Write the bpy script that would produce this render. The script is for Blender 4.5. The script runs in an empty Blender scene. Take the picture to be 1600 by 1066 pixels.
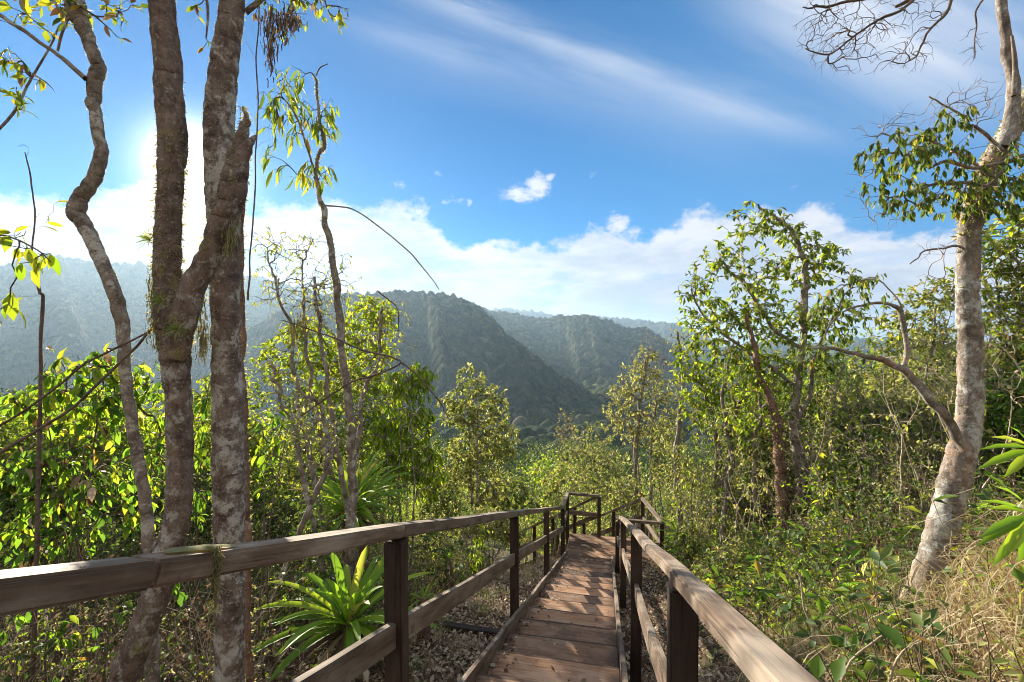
import bpy, bmesh, math, random
import numpy as np
from mathutils import Vector, Matrix
R = math.radians
rng = np.random.default_rng(7)
random.seed(7)
sc = bpy.context.scene
C = bpy.context.scene.collection

# ------------------------------------------------------------------ camera
F = 711.0                                   # focal length in photo pixels (1600 wide)
cam = bpy.data.objects.new('camera', bpy.data.cameras.new('camera'))
C.objects.link(cam)
cam.data.sensor_width = 36.0
cam.data.lens = 36.0 * F / 1600.0
cam.data.clip_start = 0.05
cam.data.clip_end = 30000
cam.location = (0, 0, 0)
cam.rotation_euler = (R(90), 0, 0)
sc.camera = cam

def P(px, py, Y):
    """world point that stands at depth Y metres in the direction of a photo pixel"""
    return np.array(((px - 800.0) / F * Y, Y, (533.0 - py) / F * Y))
def azel(px, py):
    dx = px - 800.0
    return math.degrees(math.atan2(dx, F)), math.degrees(math.atan2(533.0 - py, math.hypot(F, dx)))

# ------------------------------------------------------------------ exposure / render
sc.view_settings.view_transform = 'Standard'
sc.view_settings.look = 'None'
EXPO = 1.68
sc.view_settings.exposure = EXPO
sc.view_settings.gamma = 1.0
sc.render.engine = 'CYCLES'
cy = sc.cycles
cy.max_bounces = 8; cy.diffuse_bounces = 3; cy.glossy_bounces = 2; cy.transmission_bounces = 4
cy.volume_bounces = 0; cy.transparent_max_bounces = 4
cy.use_denoising = True
cy.pixel_filter_type = 'BLACKMAN_HARRIS'; cy.filter_width = 1.0
cy.sample_clamp_indirect = 6.0
cy.caustics_reflective = False; cy.caustics_refractive = False

SUN_AZ, SUN_EL = azel(305, 262)
sun_dir = Vector((math.sin(R(SUN_AZ)) * math.cos(R(SUN_EL)), math.cos(R(SUN_AZ)) * math.cos(R(SUN_EL)), math.sin(R(SUN_EL))))

# ------------------------------------------------------------------ node helpers
class NT:
    def __init__(s, tree):
        s.t = tree; s.n = tree.nodes; s.l = tree.links
    def new(s, typ, **kw):
        n = s.n.new(typ)
        for k, v in kw.items(): setattr(n, k, v)
        return n
    def put(s, sock, v):
        if isinstance(v, bpy.types.NodeSocket): s.l.new(v, sock)
        else: sock.default_value = v
    def m(s, op, a, b=None, c=None, clamp=False):
        n = s.new('ShaderNodeMath', operation=op, use_clamp=clamp)
        s.put(n.inputs[0], a)
        if b is not None: s.put(n.inputs[1], b)
        if c is not None: s.put(n.inputs[2], c)
        return n.outputs[0]
    def vm(s, op, a, b=None):
        n = s.new('ShaderNodeVectorMath', operation=op)
        s.put(n.inputs[0], a)
        if b is not None: s.put(n.inputs[1], b)
        return n.outputs['Value'] if op in ('DOT_PRODUCT', 'LENGTH') else n.outputs[0]
    def noise(s, vec, scale, detail=3, rough=0.5, dist=0.0):
        n = s.new('ShaderNodeTexNoise')
        if vec is not None: s.l.new(vec, n.inputs['Vector'])
        n.inputs['Scale'].default_value = scale; n.inputs['Detail'].default_value = detail
        n.inputs['Roughness'].default_value = rough; n.inputs['Distortion'].default_value = dist
        return n.outputs['Fac']
    def smooth(s, x, lo, hi, a=0.0, b=1.0):
        n = s.new('ShaderNodeMapRange', interpolation_type='SMOOTHSTEP')
        s.put(n.inputs[0], x); s.put(n.inputs[1], lo); s.put(n.inputs[2], hi); s.put(n.inputs[3], a); s.put(n.inputs[4], b)
        return n.outputs[0]
    def ramp(s, fac, stops, interp='LINEAR'):
        n = s.new('ShaderNodeValToRGB'); s.put(n.inputs[0], fac)
        cr = n.color_ramp; cr.interpolation = interp
        while len(cr.elements) < len(stops): cr.elements.new(0.5)
        for e, (p, col) in zip(cr.elements, stops):
            e.position = p; e.color = (*col, 1) if len(col) == 3 else col
        return n.outputs[0]
    def mix(s, fac, a, b, blend='MIX'):
        n = s.new('ShaderNodeMix', data_type='RGBA', blend_type=blend)
        s.put(n.inputs[0], fac)
        s.put(n.inputs[6], a if isinstance(a, bpy.types.NodeSocket) else (*a, 1)); s.put(n.inputs[7], b if isinstance(b, bpy.types.NodeSocket) else (*b, 1))
        return n.outputs[2]
    def scale_vec(s, vec, sx, sy, sz):
        n = s.new('ShaderNodeMapping'); s.l.new(vec, n.inputs[0]); n.inputs['Scale'].default_value = (sx, sy, sz)
        return n.outputs[0]

# ------------------------------------------------------------------ world: Nishita sky with clouds by direction
SKY = 0.055
w = bpy.data.worlds.new('World'); sc.world = w; w.use_nodes = True
w.node_tree.nodes.clear()
T = NT(w.node_tree)
sky = T.new('ShaderNodeTexSky', sky_type='NISHITA', sun_disc=False)
sky.sun_elevation = R(SUN_EL); sky.sun_rotation = R(SUN_AZ)
sky.altitude = 600; sky.air_density = 1.0; sky.dust_density = 0.0; sky.ozone_density = 2.0
tc = T.new('ShaderNodeTexCoord'); D_ = tc.outputs['Generated']
D_ = T.vm('NORMALIZE', D_)
sep = T.new('ShaderNodeSeparateXYZ'); T.l.new(D_, sep.inputs[0])
dx_, dy_, dz_ = sep.outputs
az = T.m('MULTIPLY', T.m('ARCTAN2', dx_, dy_), 57.2958)
el = T.m('MULTIPLY', T.m('ARCSINE', dz_), 57.2958)
base = T.mix(1.0, sky.outputs[0], (0.02, 0.56, 0.90), 'MULTIPLY')
cs0 = T.vm('DOT_PRODUCT', D_, tuple(sun_dir))
sunny = T.smooth(cs0, 0.45, 0.99)              # the polarised, deep blue of the photographed sky keeps down the brightness round the sun
base = T.mix(sunny, base, T.mix(1.0, base, (0.0, 0.74, 0.80), 'MULTIPLY'))
hs = T.new('ShaderNodeHueSaturation'); hs.inputs['Saturation'].default_value = 1.18; hs.inputs['Value'].default_value = 1.0
T.l.new(base, hs.inputs['Color']); base = hs.outputs[0]
def cv(*c): return tuple(x / SKY / 2 ** EXPO for x in c)      # a brightness wanted in the picture -> colour before strength and exposure
# bank of cumulus: top edge follows the photographed skyline of cloud
fc = T.new('ShaderNodeFloatCurve')
pts = [(0, 305), (120, 312), (230, 300), (420, 318), (500, 322), (560, 328), (600, 322), (640, 330), (680, 352), (720, 378), (780, 388), (815, 396),
       (870, 392), (930, 368), (1010, 372), (1080, 345), (1150, 332), (1250, 330), (1310, 338), (1380, 365), (1450, 372), (1560, 380)]
cp = [(0.0, 14 / 40)] + [((azel(*p)[0] + 90) / 180, azel(*p)[1] / 40) for p in pts] + [(0.8, 10 / 40), (1.0, 14 / 40)]
cu = fc.mapping.curves[0]
while len(cu.points) < len(cp): cu.points.new(0.5, 0.5)
for q, (a, b) in zip(cu.points, cp): q.location = (a, b)
fc.mapping.update()
T.l.new(T.m('DIVIDE', T.m('ADD', az, 90), 180), fc.inputs['Value'])
top = T.m('MULTIPLY', fc.outputs[0], 40)
n1 = T.noise(T.scale_vec(D_, 1, 1, 1.5), 9.0, 10, 0.62)
n2 = T.noise(D_, 30.0, 6, 0.6)
edge = T.m('SUBTRACT', T.m('ADD', top, T.m('ADD', T.m('MULTIPLY', T.m('SUBTRACT', n1, 0.5), 9.0), T.m('MULTIPLY', T.m('SUBTRACT', n2, 0.5), 2.6))), el)
bank = T.smooth(edge, -1.0, 0.7)
vv = T.noise(T.scale_vec(D_, 1, 1, 3.5), 6.0, 8, 0.55)
shade = T.smooth(T.m('ADD', T.m('MULTIPLY', vv, 1.0), T.m('MULTIPLY', edge, -0.025)), 0.22, 0.60)
ccol = T.mix(shade, cv(0.52, 0.61, 0.76), cv(0.84, 0.87, 0.94))
haze_low = T.smooth(el, 0.0, 7.5, 0.6, 0.0)
ccol = T.mix(haze_low, ccol, cv(0.48, 0.58, 0.74))
hole = T.smooth(T.noise(T.scale_vec(D_, 1, 1, 3.0), 7.0, 7, 0.6), 0.36, 0.50, 0.72, 1.0)
bankf = T.m('MULTIPLY', bank, hole)
# small puffs
def puff(px, py, rx, ry, amp):
    a0, e0 = azel(px, py)
    q = T.m('ADD', T.m('POWER', T.m('DIVIDE', T.m('SUBTRACT', az, a0), rx), 2.0), T.m('POWER', T.m('DIVIDE', T.m('SUBTRACT', el, e0), ry), 2.0))
    return T.m('MULTIPLY', T.m('POWER', 2.718, T.m('MULTIPLY', q, -1.0)), amp)
acc = None
for a in [(815, 303, 3.2, 1.0, 1.0), (838, 288, 2.0, 1.6, .9), (858, 277, .8, .7, .75), (708, 313, 1.6, .8, .62), (733, 315, .8, .6, .5), (622, 285, 1.2, 1.8, .42), (680, 276, 1.3, 1.2, .42),
          (925, 275, .8, .8, .34), (965, 352, 1.9, 1.5, .95), (985, 366, 2.4, 1.2, .8), (838, 384, 1.6, 1.0, .55), (1240, 292, 1.4, .5, .35)]:
    q = puff(*a); acc = q if acc is None else T.m('MAXIMUM', acc, q)
np_ = T.noise(T.scale_vec(D_, 1, 1, 1.6), 30.0, 8, 0.68)
pf = T.m('MULTIPLY', T.smooth(T.m('ADD', acc, T.m('MULTIPLY', T.m('SUBTRACT', np_, 0.5), 1.7)), 0.34, 0.95), T.smooth(acc, 0.02, 0.25))
# cirrus streaks: great-circle bands with a soft profile
def cirrus(p0, p1, wid, amp, fl, lo=0.30, hi=0.75, fade=None):
    def dv(p):
        a, e = azel(*p); a, e = R(a), R(e)
        return Vector((math.sin(a) * math.cos(e), math.cos(a) * math.cos(e), math.sin(e)))
    v0, v1 = dv(p0), dv(p1)
    nrm = v0.cross(v1).normalized(); t = (v1 - v0).normalized(); mid = (v0 + v1) / 2
    dist = T.m('MULTIPLY', T.vm('DOT_PRODUCT', D_, tuple(nrm)), 57.3)
    al = T.m('MULTIPLY', T.m('SUBTRACT', T.vm('DOT_PRODUCT', D_, tuple(t)), t.dot(mid)), 57.3)
    cb = T.new('ShaderNodeCombineXYZ'); T.l.new(T.m('MULTIPLY', al, 0.045), cb.inputs[0]); T.l.new(T.m('MULTIPLY', dist, 0.28), cb.inputs[1])
    cb.inputs[2].default_value = p0[0] * 0.013
    nz = T.noise(cb.outputs[0], 1.6, 7, 0.55, 0.4)
    wob = T.m('MULTIPLY', T.m('SUBTRACT', nz, 0.5), wid * 1.8)
    q = T.m('POWER', T.m('DIVIDE', T.m('ADD', dist, wob), wid), 2.0)
    prof = T.m('POWER', 2.718, T.m('MULTIPLY', q, -1.0))
    L = math.degrees(v0.angle(v1)) / 2
    ends = T.m('MULTIPLY', T.smooth(al, -L - fl, -L + fl), T.smooth(al, L - fl, L + fl, 1.0, 0.0))
    return T.m('MULTIPLY', T.m('MULTIPLY', T.m('MULTIPLY', prof, ends), T.smooth(nz, lo, hi, 0.45, 1.0)), amp)
ci = None
for a in [((640, -10), (1230, 195), 1.15, 0.5, 7), ((600, 50), (1180, 200), 3.6, 0.28, 8), ((520, 30), (760, 110), 1.0, 0.16, 5), ((1160, -40), (1500, 130), 3.2, 1.0, 7), ((1300, -60), (1600, 110), 4.5, 0.65, 8), ((1000, 130), (1350, 220), 1.8, 0.16, 8)]:
    q = cirrus(*a); ci = q if ci is None else T.m('SUBTRACT', T.m('ADD', ci, q), T.m('MULTIPLY', ci, q))
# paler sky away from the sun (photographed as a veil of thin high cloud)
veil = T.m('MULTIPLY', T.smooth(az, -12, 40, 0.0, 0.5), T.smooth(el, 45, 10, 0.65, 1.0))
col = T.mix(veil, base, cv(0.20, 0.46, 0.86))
col = T.mix(ci, col, cv(0.82, 0.88, 0.98))
col = T.mix(pf, col, cv(0.80, 0.84, 0.93))
col = T.mix(bankf, col, ccol)
# unseen bright cumulus behind the camera and thin cloud overhead, added as fill light
rear_fill = T.m('MULTIPLY', T.smooth(dy_, 0.12, -0.30), T.smooth(T.m('ADD', dz_, T.m('MULTIPLY', T.m('SUBTRACT', n1, .5), .8)), 0.92, 0.70))
col = T.mix(rear_fill, col, T.mix(shade, cv(.6, .64, .72), cv(1.15, 1.13, 1.1)))
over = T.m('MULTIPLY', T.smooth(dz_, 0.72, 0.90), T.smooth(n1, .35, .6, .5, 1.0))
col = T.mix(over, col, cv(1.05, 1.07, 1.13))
# aureole of the sun through thin cloud
cosg = T.vm('DOT_PRODUCT', D_, tuple(sun_dir))
ang = T.m('MULTIPLY', T.m('ARCCOSINE', T.m('MINIMUM', cosg, 1.0)), 57.2958)
g1 = T.m('POWER', 2.718, T.m('MULTIPLY', T.m('POWER', T.m('DIVIDE', ang, 3.1), 2.0), -1.0))
g2 = T.m('POWER', 2.718, T.m('MULTIPLY', T.m('DIVIDE', ang, 5.0), -1.0))
glow = T.m('ADD', T.m('MULTIPLY', g1, 1.1 / SKY), T.m('MULTIPLY', g2, 0.07 / SKY))
gl = T.new('ShaderNodeVectorMath', operation='SCALE'); gl.inputs[0].default_value = (1.0, 0.96, 0.88); T.l.new(glow, gl.inputs['Scale'])
col = T.mix(1.0, col, gl.outputs[0], 'ADD')
# below the horizon the world is only haze
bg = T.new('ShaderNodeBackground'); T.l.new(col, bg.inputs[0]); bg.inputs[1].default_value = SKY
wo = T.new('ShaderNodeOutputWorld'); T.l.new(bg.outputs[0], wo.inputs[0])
w.cycles.sampling_method = 'MANUAL'; w.cycles.sample_map_resolution = 512

sl = bpy.data.lights.new('sun', 'SUN'); sl.energy = 5.0; sl.angle = R(0.6); sl.color = (1.0, 0.90, 0.74)
sun = bpy.data.objects.new('sun', sl); C.objects.link(sun)
sun.rotation_euler = sun_dir.to_track_quat('Z', 'Y').to_euler()
# ------------------------------------------------------------------ materials
def new_mat(name):
    m = bpy.data.materials.new(name); m.use_nodes = True; m.node_tree.nodes.clear()
    return m, NT(m.node_tree)
def finish(m, T, shader, bump=None):
    o = T.new('ShaderNodeOutputMaterial'); T.l.new(shader, o.inputs[0]); return m
def principled(T, color, rough=0.8, spec=0.3, normal=None):
    p = T.new('ShaderNodeBsdfPrincipled')
    T.put(p.inputs['Base Color'], color if isinstance(color, bpy.types.NodeSocket) else (*color, 1))
    T.put(p.inputs['Roughness'], rough); p.inputs['Specular IOR Level'].default_value = spec
    if normal is not None: T.l.new(normal, p.inputs['Normal'])
    return p.outputs[0]
def bump(T, h, strength=0.5, dist=0.02):
    b = T.new('ShaderNodeBump'); b.inputs['Strength'].default_value = strength; b.inputs['Distance'].default_value = dist
    T.l.new(h, b.inputs['Height']); return b.outputs[0]

def leaf_mat(name, stops, trans, tw=0.5, rough=0.55, spec=0.25):
    """leaf: colour differs from leaf to leaf, light passes through the blade"""
    m, T = new_mat(name)
    g = T.new('ShaderNodeNewGeometry')
    c = T.ramp(g.outputs['Random Per Island'], stops)
    oi = T.new('ShaderNodeObjectInfo')
    vein = T.noise(T.new('ShaderNodeTexCoord').outputs['Object'], 45, 3)
    c = T.mix(T.m('MULTIPLY', vein, 0.5), c, T.mix(1.0, c, (0.6, 0.66, 0.5), 'MULTIPLY'))
    p = principled(T, c, rough, spec)
    tr = T.new('ShaderNodeBsdfTranslucent')
    T.l.new(T.mix(1.0, c, trans, 'MULTIPLY'), tr.inputs[0])
    mx = T.new('ShaderNodeMixShader'); mx.inputs[0].default_value = tw
    T.l.new(p, mx.inputs[1]); T.l.new(tr.outputs[0], mx.inputs[2])
    return finish(m, T, mx.outputs[0])

M = {}
YG = (1.85, 1.62, 0.9)     # translucent tint: light through a leaf is yellower
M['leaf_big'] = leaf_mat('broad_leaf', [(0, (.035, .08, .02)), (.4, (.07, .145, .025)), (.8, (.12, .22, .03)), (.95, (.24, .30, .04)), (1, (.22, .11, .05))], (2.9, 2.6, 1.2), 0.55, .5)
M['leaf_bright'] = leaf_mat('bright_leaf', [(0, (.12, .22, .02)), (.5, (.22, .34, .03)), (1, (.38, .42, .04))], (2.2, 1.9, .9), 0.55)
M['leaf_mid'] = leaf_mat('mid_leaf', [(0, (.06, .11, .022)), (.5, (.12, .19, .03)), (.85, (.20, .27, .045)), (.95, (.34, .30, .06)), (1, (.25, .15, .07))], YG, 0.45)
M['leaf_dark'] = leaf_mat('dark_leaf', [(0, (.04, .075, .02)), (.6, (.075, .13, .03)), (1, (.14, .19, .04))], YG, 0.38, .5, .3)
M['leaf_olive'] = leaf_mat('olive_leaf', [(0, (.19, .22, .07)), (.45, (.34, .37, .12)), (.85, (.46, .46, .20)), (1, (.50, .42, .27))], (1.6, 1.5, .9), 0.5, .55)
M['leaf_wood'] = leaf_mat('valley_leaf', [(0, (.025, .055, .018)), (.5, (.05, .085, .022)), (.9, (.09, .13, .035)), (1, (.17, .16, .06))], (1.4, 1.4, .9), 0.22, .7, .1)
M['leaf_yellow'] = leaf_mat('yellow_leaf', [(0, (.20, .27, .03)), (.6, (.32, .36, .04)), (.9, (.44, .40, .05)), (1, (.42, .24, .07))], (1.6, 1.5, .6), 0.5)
M['leaf_dead'] = leaf_mat('dead_leaf', [(0, (.06, .036, .024)), (.35, (.15, .092, .06)), (.7, (.33, .24, .17)), (1, (.58, .49, .39))], (1.3, 1.0, .7), 0.18, .7, .2)
M['grass_dry'] = leaf_mat('dry_grass', [(0, (.22, .15, .09)), (.45, (.46, .36, .22)), (.9, (.62, .53, .37)), (1, (.32, .36, .10))], (1.3, 1.1, .7), 0.35, .6, .2)
M['grass_green'] = leaf_mat('fresh_grass', [(0, (.09, .15, .03)), (.6, (.17, .24, .05)), (1, (.32, .31, .10))], YG, 0.45, .5, .3)
M['bromeliad'] = leaf_mat('bromeliad_leaf', [(0, (.12, .24, .03)), (.6, (.20, .34, .035)), (.9, (.32, .42, .05)), (1, (.42, .34, .14))], (2.0, 1.8, .8), 0.5, .5, .3)
M['moss'] = leaf_mat('hanging_moss', [(0, (.20, .20, .10)), (.6, (.32, .31, .17)), (1, (.48, .44, .27))], (1.7, 1.5, 1.0), 0.5, .9, .1)

def bark(name, lo, hi, lichen, amount, scale=1.0, moss=None, rust=None):
    m, T = new_mat(name)
    o = T.new('ShaderNodeTexCoord').outputs['Object']
    v = T.scale_vec(o, 1, 1, 0.55)
    n = T.noise(v, 16 * scale, 9, 0.68, 0.3)
    c = T.ramp(n, [(.34, lo), (.64, hi)])
    l1 = T.noise(T.scale_vec(o, 1, 1, 0.9), 11.0 * scale, 9, 0.74, 0.25)
    zone = T.noise(T.scale_vec(o, 1, 1, .8), 2.6, 4, .55)
    lm = T.smooth(T.m('ADD', l1, T.m('MULTIPLY', T.m('SUBTRACT', zone, .5), .55)), 0.63 - amount * .22, 0.70 - amount * .18)
    lc = T.mix(T.noise(o, 48, 5, .7), tuple(x * .62 for x in lichen), lichen)
    c = T.mix(T.m('MULTIPLY', lm, .88), c, lc)
    l2 = T.noise(o, 55 * scale, 5, 0.75)
    c = T.mix(T.m('MULTIPLY', T.smooth(l2, .56, .66), .45), c, tuple(min(1, x * 1.1) for x in lichen))
    c = T.mix(T.m('MULTIPLY', T.smooth(T.noise(o, 70, 4, .7), .55, .66), .55), c, tuple(x * .55 for x in lo))
    dk = T.noise(T.scale_vec(o, 1, 1, 1.6), 6 * scale, 8, 0.68)
    c = T.mix(T.m('MULTIPLY', T.smooth(dk, .52, .64), .6), c, tuple(x * .55 for x in lo))
    if moss:
        c = T.mix(T.m('MULTIPLY', T.smooth(T.noise(o, 7, 8, 0.75), .54, .64), .6), c, moss)
    if rust:
        c = T.mix(T.m('MULTIPLY', T.smooth(T.noise(o, 3.4, 7, 0.7), .53, .66), .6), c, rust)
    h = T.m('ADD', T.m('MULTIPLY', n, 1.0), T.m('MULTIPLY', l2, .45))
    return finish(m, T, principled(T, c, .92, .12, bump(T, h, 1.0, .012)))
M['bark_grey'] = bark('lichened_bark', (.085, .060, .048), (.23, .18, .15), (.56, .54, .48), .62)
M['bark_pale'] = bark('pale_bark', (.10, .076, .060), (.29, .24, .20), (.56, .53, .47), .50)
M['bark_red'] = bark('reddish_bark', (.12, .066, .048), (.27, .17, .125), (.46, .42, .37), .10)
M['bark_mossy'] = bark('mossy_bark', (.080, .054, .043), (.22, .165, .135), (.44, .42, .37), .38, 1.0, (.20, .175, .06))
M['bark_big'] = bark('patchy_bark', (.10, .078, .062), (.28, .235, .20), (.50, .50, .46), .50, .9, None, (.34, .18, .10))
M['twig'] = bark('grey_twig', (.14, .11, .09), (.31, .26, .22), (.46, .43, .38), .3)
M['twig_dark'] = bark('brown_twig', (.075, .052, .040), (.18, .135, .10), (.34, .30, .25), .1)
M['twig_pale'] = bark('dry_twig', (.30, .23, .165), (.50, .41, .30), (.60, .54, .45), .3)

def wood(name, lo, hi, grey, tread=False):
    m, T = new_mat(name)
    o = T.new('ShaderNodeTexCoord').outputs['Object']
    oi = T.new('ShaderNodeObjectInfo'); o_raw = o
    add = T.new('ShaderNodeVectorMath', operation='ADD'); T.l.new(o, add.inputs[0])
    cb = T.new('ShaderNodeCombineXYZ'); T.l.new(T.m('MULTIPLY', oi.outputs['Random'], 37.0), cb.inputs[0]); T.l.new(T.m('MULTIPLY', oi.outputs['Random'], 11.0), cb.inputs[2])
    T.l.new(cb.outputs[0], add.inputs[1]); o = add.outputs[0]
    g = T.noise(T.scale_vec(o, 1.6, 34, 34), 1.6, 8, 0.62, 0.5)
    big = T.noise(T.scale_vec(o, 1.2, 4, 4), 1.7, 6, 0.6, .3)
    c = T.ramp(g, [(.32, lo), (.68, hi)])
    c = T.mix(T.m('MULTIPLY', T.smooth(big, .40, .66), .65), c, grey)
    st = T.noise(o, 7, 8, 0.72)
    c = T.mix(T.m('MULTIPLY', T.smooth(st, .58, .68), .5), c, tuple(x * .45 for x in lo))
    c = T.mix(T.m('MULTIPLY', T.smooth(T.noise(o, 17, 6, .7), .66, .74), .5), c, tuple(min(1, x * 1.5) for x in grey))
    if tread:      # dirty inner edge also paints in the shade between steps, dirty corners, old stains
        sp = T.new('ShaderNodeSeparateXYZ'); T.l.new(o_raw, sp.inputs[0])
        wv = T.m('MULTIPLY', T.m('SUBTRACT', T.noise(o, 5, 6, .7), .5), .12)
        dirt_shade = T.smooth(T.m('ADD', sp.outputs[1], wv), -.20, -.10, 1.0, 0.0)
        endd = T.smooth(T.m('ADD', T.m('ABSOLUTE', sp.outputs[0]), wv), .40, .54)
        c = T.mix(T.m('MULTIPLY', T.m('MAXIMUM', dirt_shade, endd), .75), c, (.075, .045, .028))
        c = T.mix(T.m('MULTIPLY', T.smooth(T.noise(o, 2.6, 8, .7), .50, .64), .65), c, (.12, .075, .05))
        c = T.mix(T.smooth(T.m('ADD', sp.outputs[1], T.m('MULTIPLY', wv, .3)), .268, .282, 0, .92), c, (.06, .035, .024))  # dark line painted along the nosing for the shadowed gap between steps
        c = T.mix(T.m('MULTIPLY', T.smooth(T.noise(o, 11, 5, .6), .70, .76), .7), c, (.5, .45, .38))
    ob = T.m('MULTIPLY', T.m('SUBTRACT', oi.outputs['Random'], .5), .85 if tread else .5)
    hv = T.new('ShaderNodeHueSaturation'); T.l.new(c, hv.inputs['Color']); T.l.new(T.m('ADD', 1.0, ob), hv.inputs['Value'])
    gg = T.m('ADD', g, T.m('MULTIPLY', T.smooth(T.noise(T.scale_vec(o, .8, 22, 22), 2.2, 4), .62, .7), -.8))
    return finish(m, T, principled(T, hv.outputs[0], .72, .28, bump(T, gg, .55, .006)))
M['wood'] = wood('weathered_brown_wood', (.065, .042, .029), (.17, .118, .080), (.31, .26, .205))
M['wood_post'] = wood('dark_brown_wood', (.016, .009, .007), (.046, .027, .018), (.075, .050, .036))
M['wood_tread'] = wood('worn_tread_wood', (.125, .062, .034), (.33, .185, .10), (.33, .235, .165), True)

def iron():
    m, T = new_mat('rusty_iron')
    o = T.new('ShaderNodeTexCoord').outputs['Object']
    return finish(m, T, principled(T, T.mix(T.noise(o, 160, 4), (.10, .06, .04), (.22, .17, .14)), .6, .5))
M['iron'] = iron()
def soil():
    m, T = new_mat('leafy_soil')
    o = T.new('ShaderNodeTexCoord').outputs['Object']
    v = T.new('ShaderNodeTexVoronoi'); v.inputs['Scale'].default_value = 22; v.inputs['Randomness'].default_value = 1
    T.l.new(o, v.inputs[0])
    sp = T.new('ShaderNodeSeparateXYZ'); T.l.new(v.outputs['Color'], sp.inputs[0])
    c = T.ramp(sp.outputs[0], [(0, (.05, .032, .022)), (.5, (.11, .075, .05)), (1, (.22, .16, .11))])
    c = T.mix(T.smooth(T.noise(o, 1.4, 5), .46, .62), c, (.05, .055, .022))
    gz = T.new('ShaderNodeSeparateXYZ'); T.l.new(o, gz.inputs[0])
    far = T.smooth(gz.outputs[1], 22, 45)
    c = T.mix(far, c, T.mix(T.noise(o, .03, 8, .6), (.025, .05, .016), (.09, .12, .035)))
    return finish(m, T, principled(T, c, .95, .1, bump(T, T.noise(o, 30, 4), .8, .03)))
M['soil'] = soil()

def canopy_mat():
    m, T = new_mat('forest_canopy')
    o = T.new('ShaderNodeTexCoord').outputs['Object']
    at = T.new('ShaderNodeAttribute', attribute_name='crown')
    c = T.ramp(at.outputs['Fac'], [(0, (.030, .048, .022)), (.45, (.055, .082, .030)), (.8, (.095, .12, .042)), (1, (.19, .17, .10))])
    big = T.noise(o, .012, 6, .6)
    c = T.mix(T.smooth(big, .48, .66, 0, .55), c, (.13, .135, .05))
    n = T.noise(o, .45, 9, .8)
    c = T.mix(T.m('MULTIPLY', T.smooth(n, .44, .58), .8), c, T.mix(1.0, c, (.3, .34, .3), 'MULTIPLY'))
    return finish(m, T, principled(T, c, .95, .05, bump(T, T.noise(o, .55, 9, .8), 1.0, 3.5)))
M['canopy'] = canopy_mat()
def water_mat():
    m, T = new_mat('pond_water')
    o = T.new('ShaderNodeTexCoord').outputs['Object']
    return finish(m, T, principled(T, (.03, .055, .04), .12, .5, bump(T, T.noise(o, 3, 3), .15, .02)))
M['water'] = water_mat()

# ------------------------------------------------------------------ mesh helpers
def tagp(o, label=None, cat=None, group=None, kind=None):
    if label: o['label'] = label
    if cat: o['category'] = cat
    if group: o['group'] = group
    if kind: o['kind'] = kind
    return o
def empty(name, loc, label=None, cat=None, group=None):
    o = bpy.data.objects.new(name, None); C.objects.link(o); o.location = tuple(float(v) for v in loc)
    o.empty_display_size = .2
    return tagp(o, label, cat, group)
def np_mesh(name, V, quads=None, tris=None, mat=None, smooth=False):
    me = bpy.data.meshes.new(name)
    V = np.asarray(V, np.float32)
    q = np.zeros((0, 4), np.int32) if quads is None or len(quads) == 0 else np.asarray(quads, np.int32)
    t = np.zeros((0, 3), np.int32) if tris is None or len(tris) == 0 else np.asarray(tris, np.int32)
    me.vertices.add(len(V)); me.vertices.foreach_set('co', V.ravel())
    nl = q.size + t.size; me.loops.add(nl)
    me.loops.foreach_set('vertex_index', np.concatenate([q.ravel(), t.ravel()]))
    me.polygons.add(len(q) + len(t))
    ls = np.concatenate([np.arange(len(q)) * 4, q.size + np.arange(len(t)) * 3]).astype(np.int32)
    me.polygons.foreach_set('loop_start', ls)
    if smooth: me.polygons.foreach_set('use_smooth', np.ones(len(q) + len(t), bool))
    me.update(calc_edges=True)
    if mat is not None: me.materials.append(mat)
    return me
def link(name, me, parent=None, at=None):
    o = bpy.data.objects.new(name, me); C.objects.link(o)
    if parent is not None: o.parent = parent
    if at is not None: o.location = tuple(float(v) for v in at)
    return o
class Geo:
    """collects vertices / quads / tris and links them as one mesh"""
    def __init__(s): s.V = []; s.Q = []; s.T = []; s.n = 0
    def add(s, V, Q=None, T_=None):
        V = np.asarray(V, float).reshape(-1, 3)
        s.V.append(V)
        if Q is not None and len(Q): s.Q.append(np.asarray(Q, np.int64) + s.n)
        if T_ is not None and len(T_): s.T.append(np.asarray(T_, np.int64) + s.n)
        s.n += len(V)
    def arrays(s):
        V = np.concatenate(s.V) if s.V else np.zeros((0, 3))
        Q = np.concatenate(s.Q) if s.Q else np.zeros((0, 4), int)
        T_ = np.concatenate(s.T) if s.T else np.zeros((0, 3), int)
        return V, Q, T_
    def build(s, name, mat, parent=None, smooth=True, origin=None):
        V, Q, T_ = s.arrays()
        if origin is not None: V = V - np.asarray(origin)
        return link(name, np_mesh(name, V, Q, T_, mat, smooth), parent)

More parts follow.
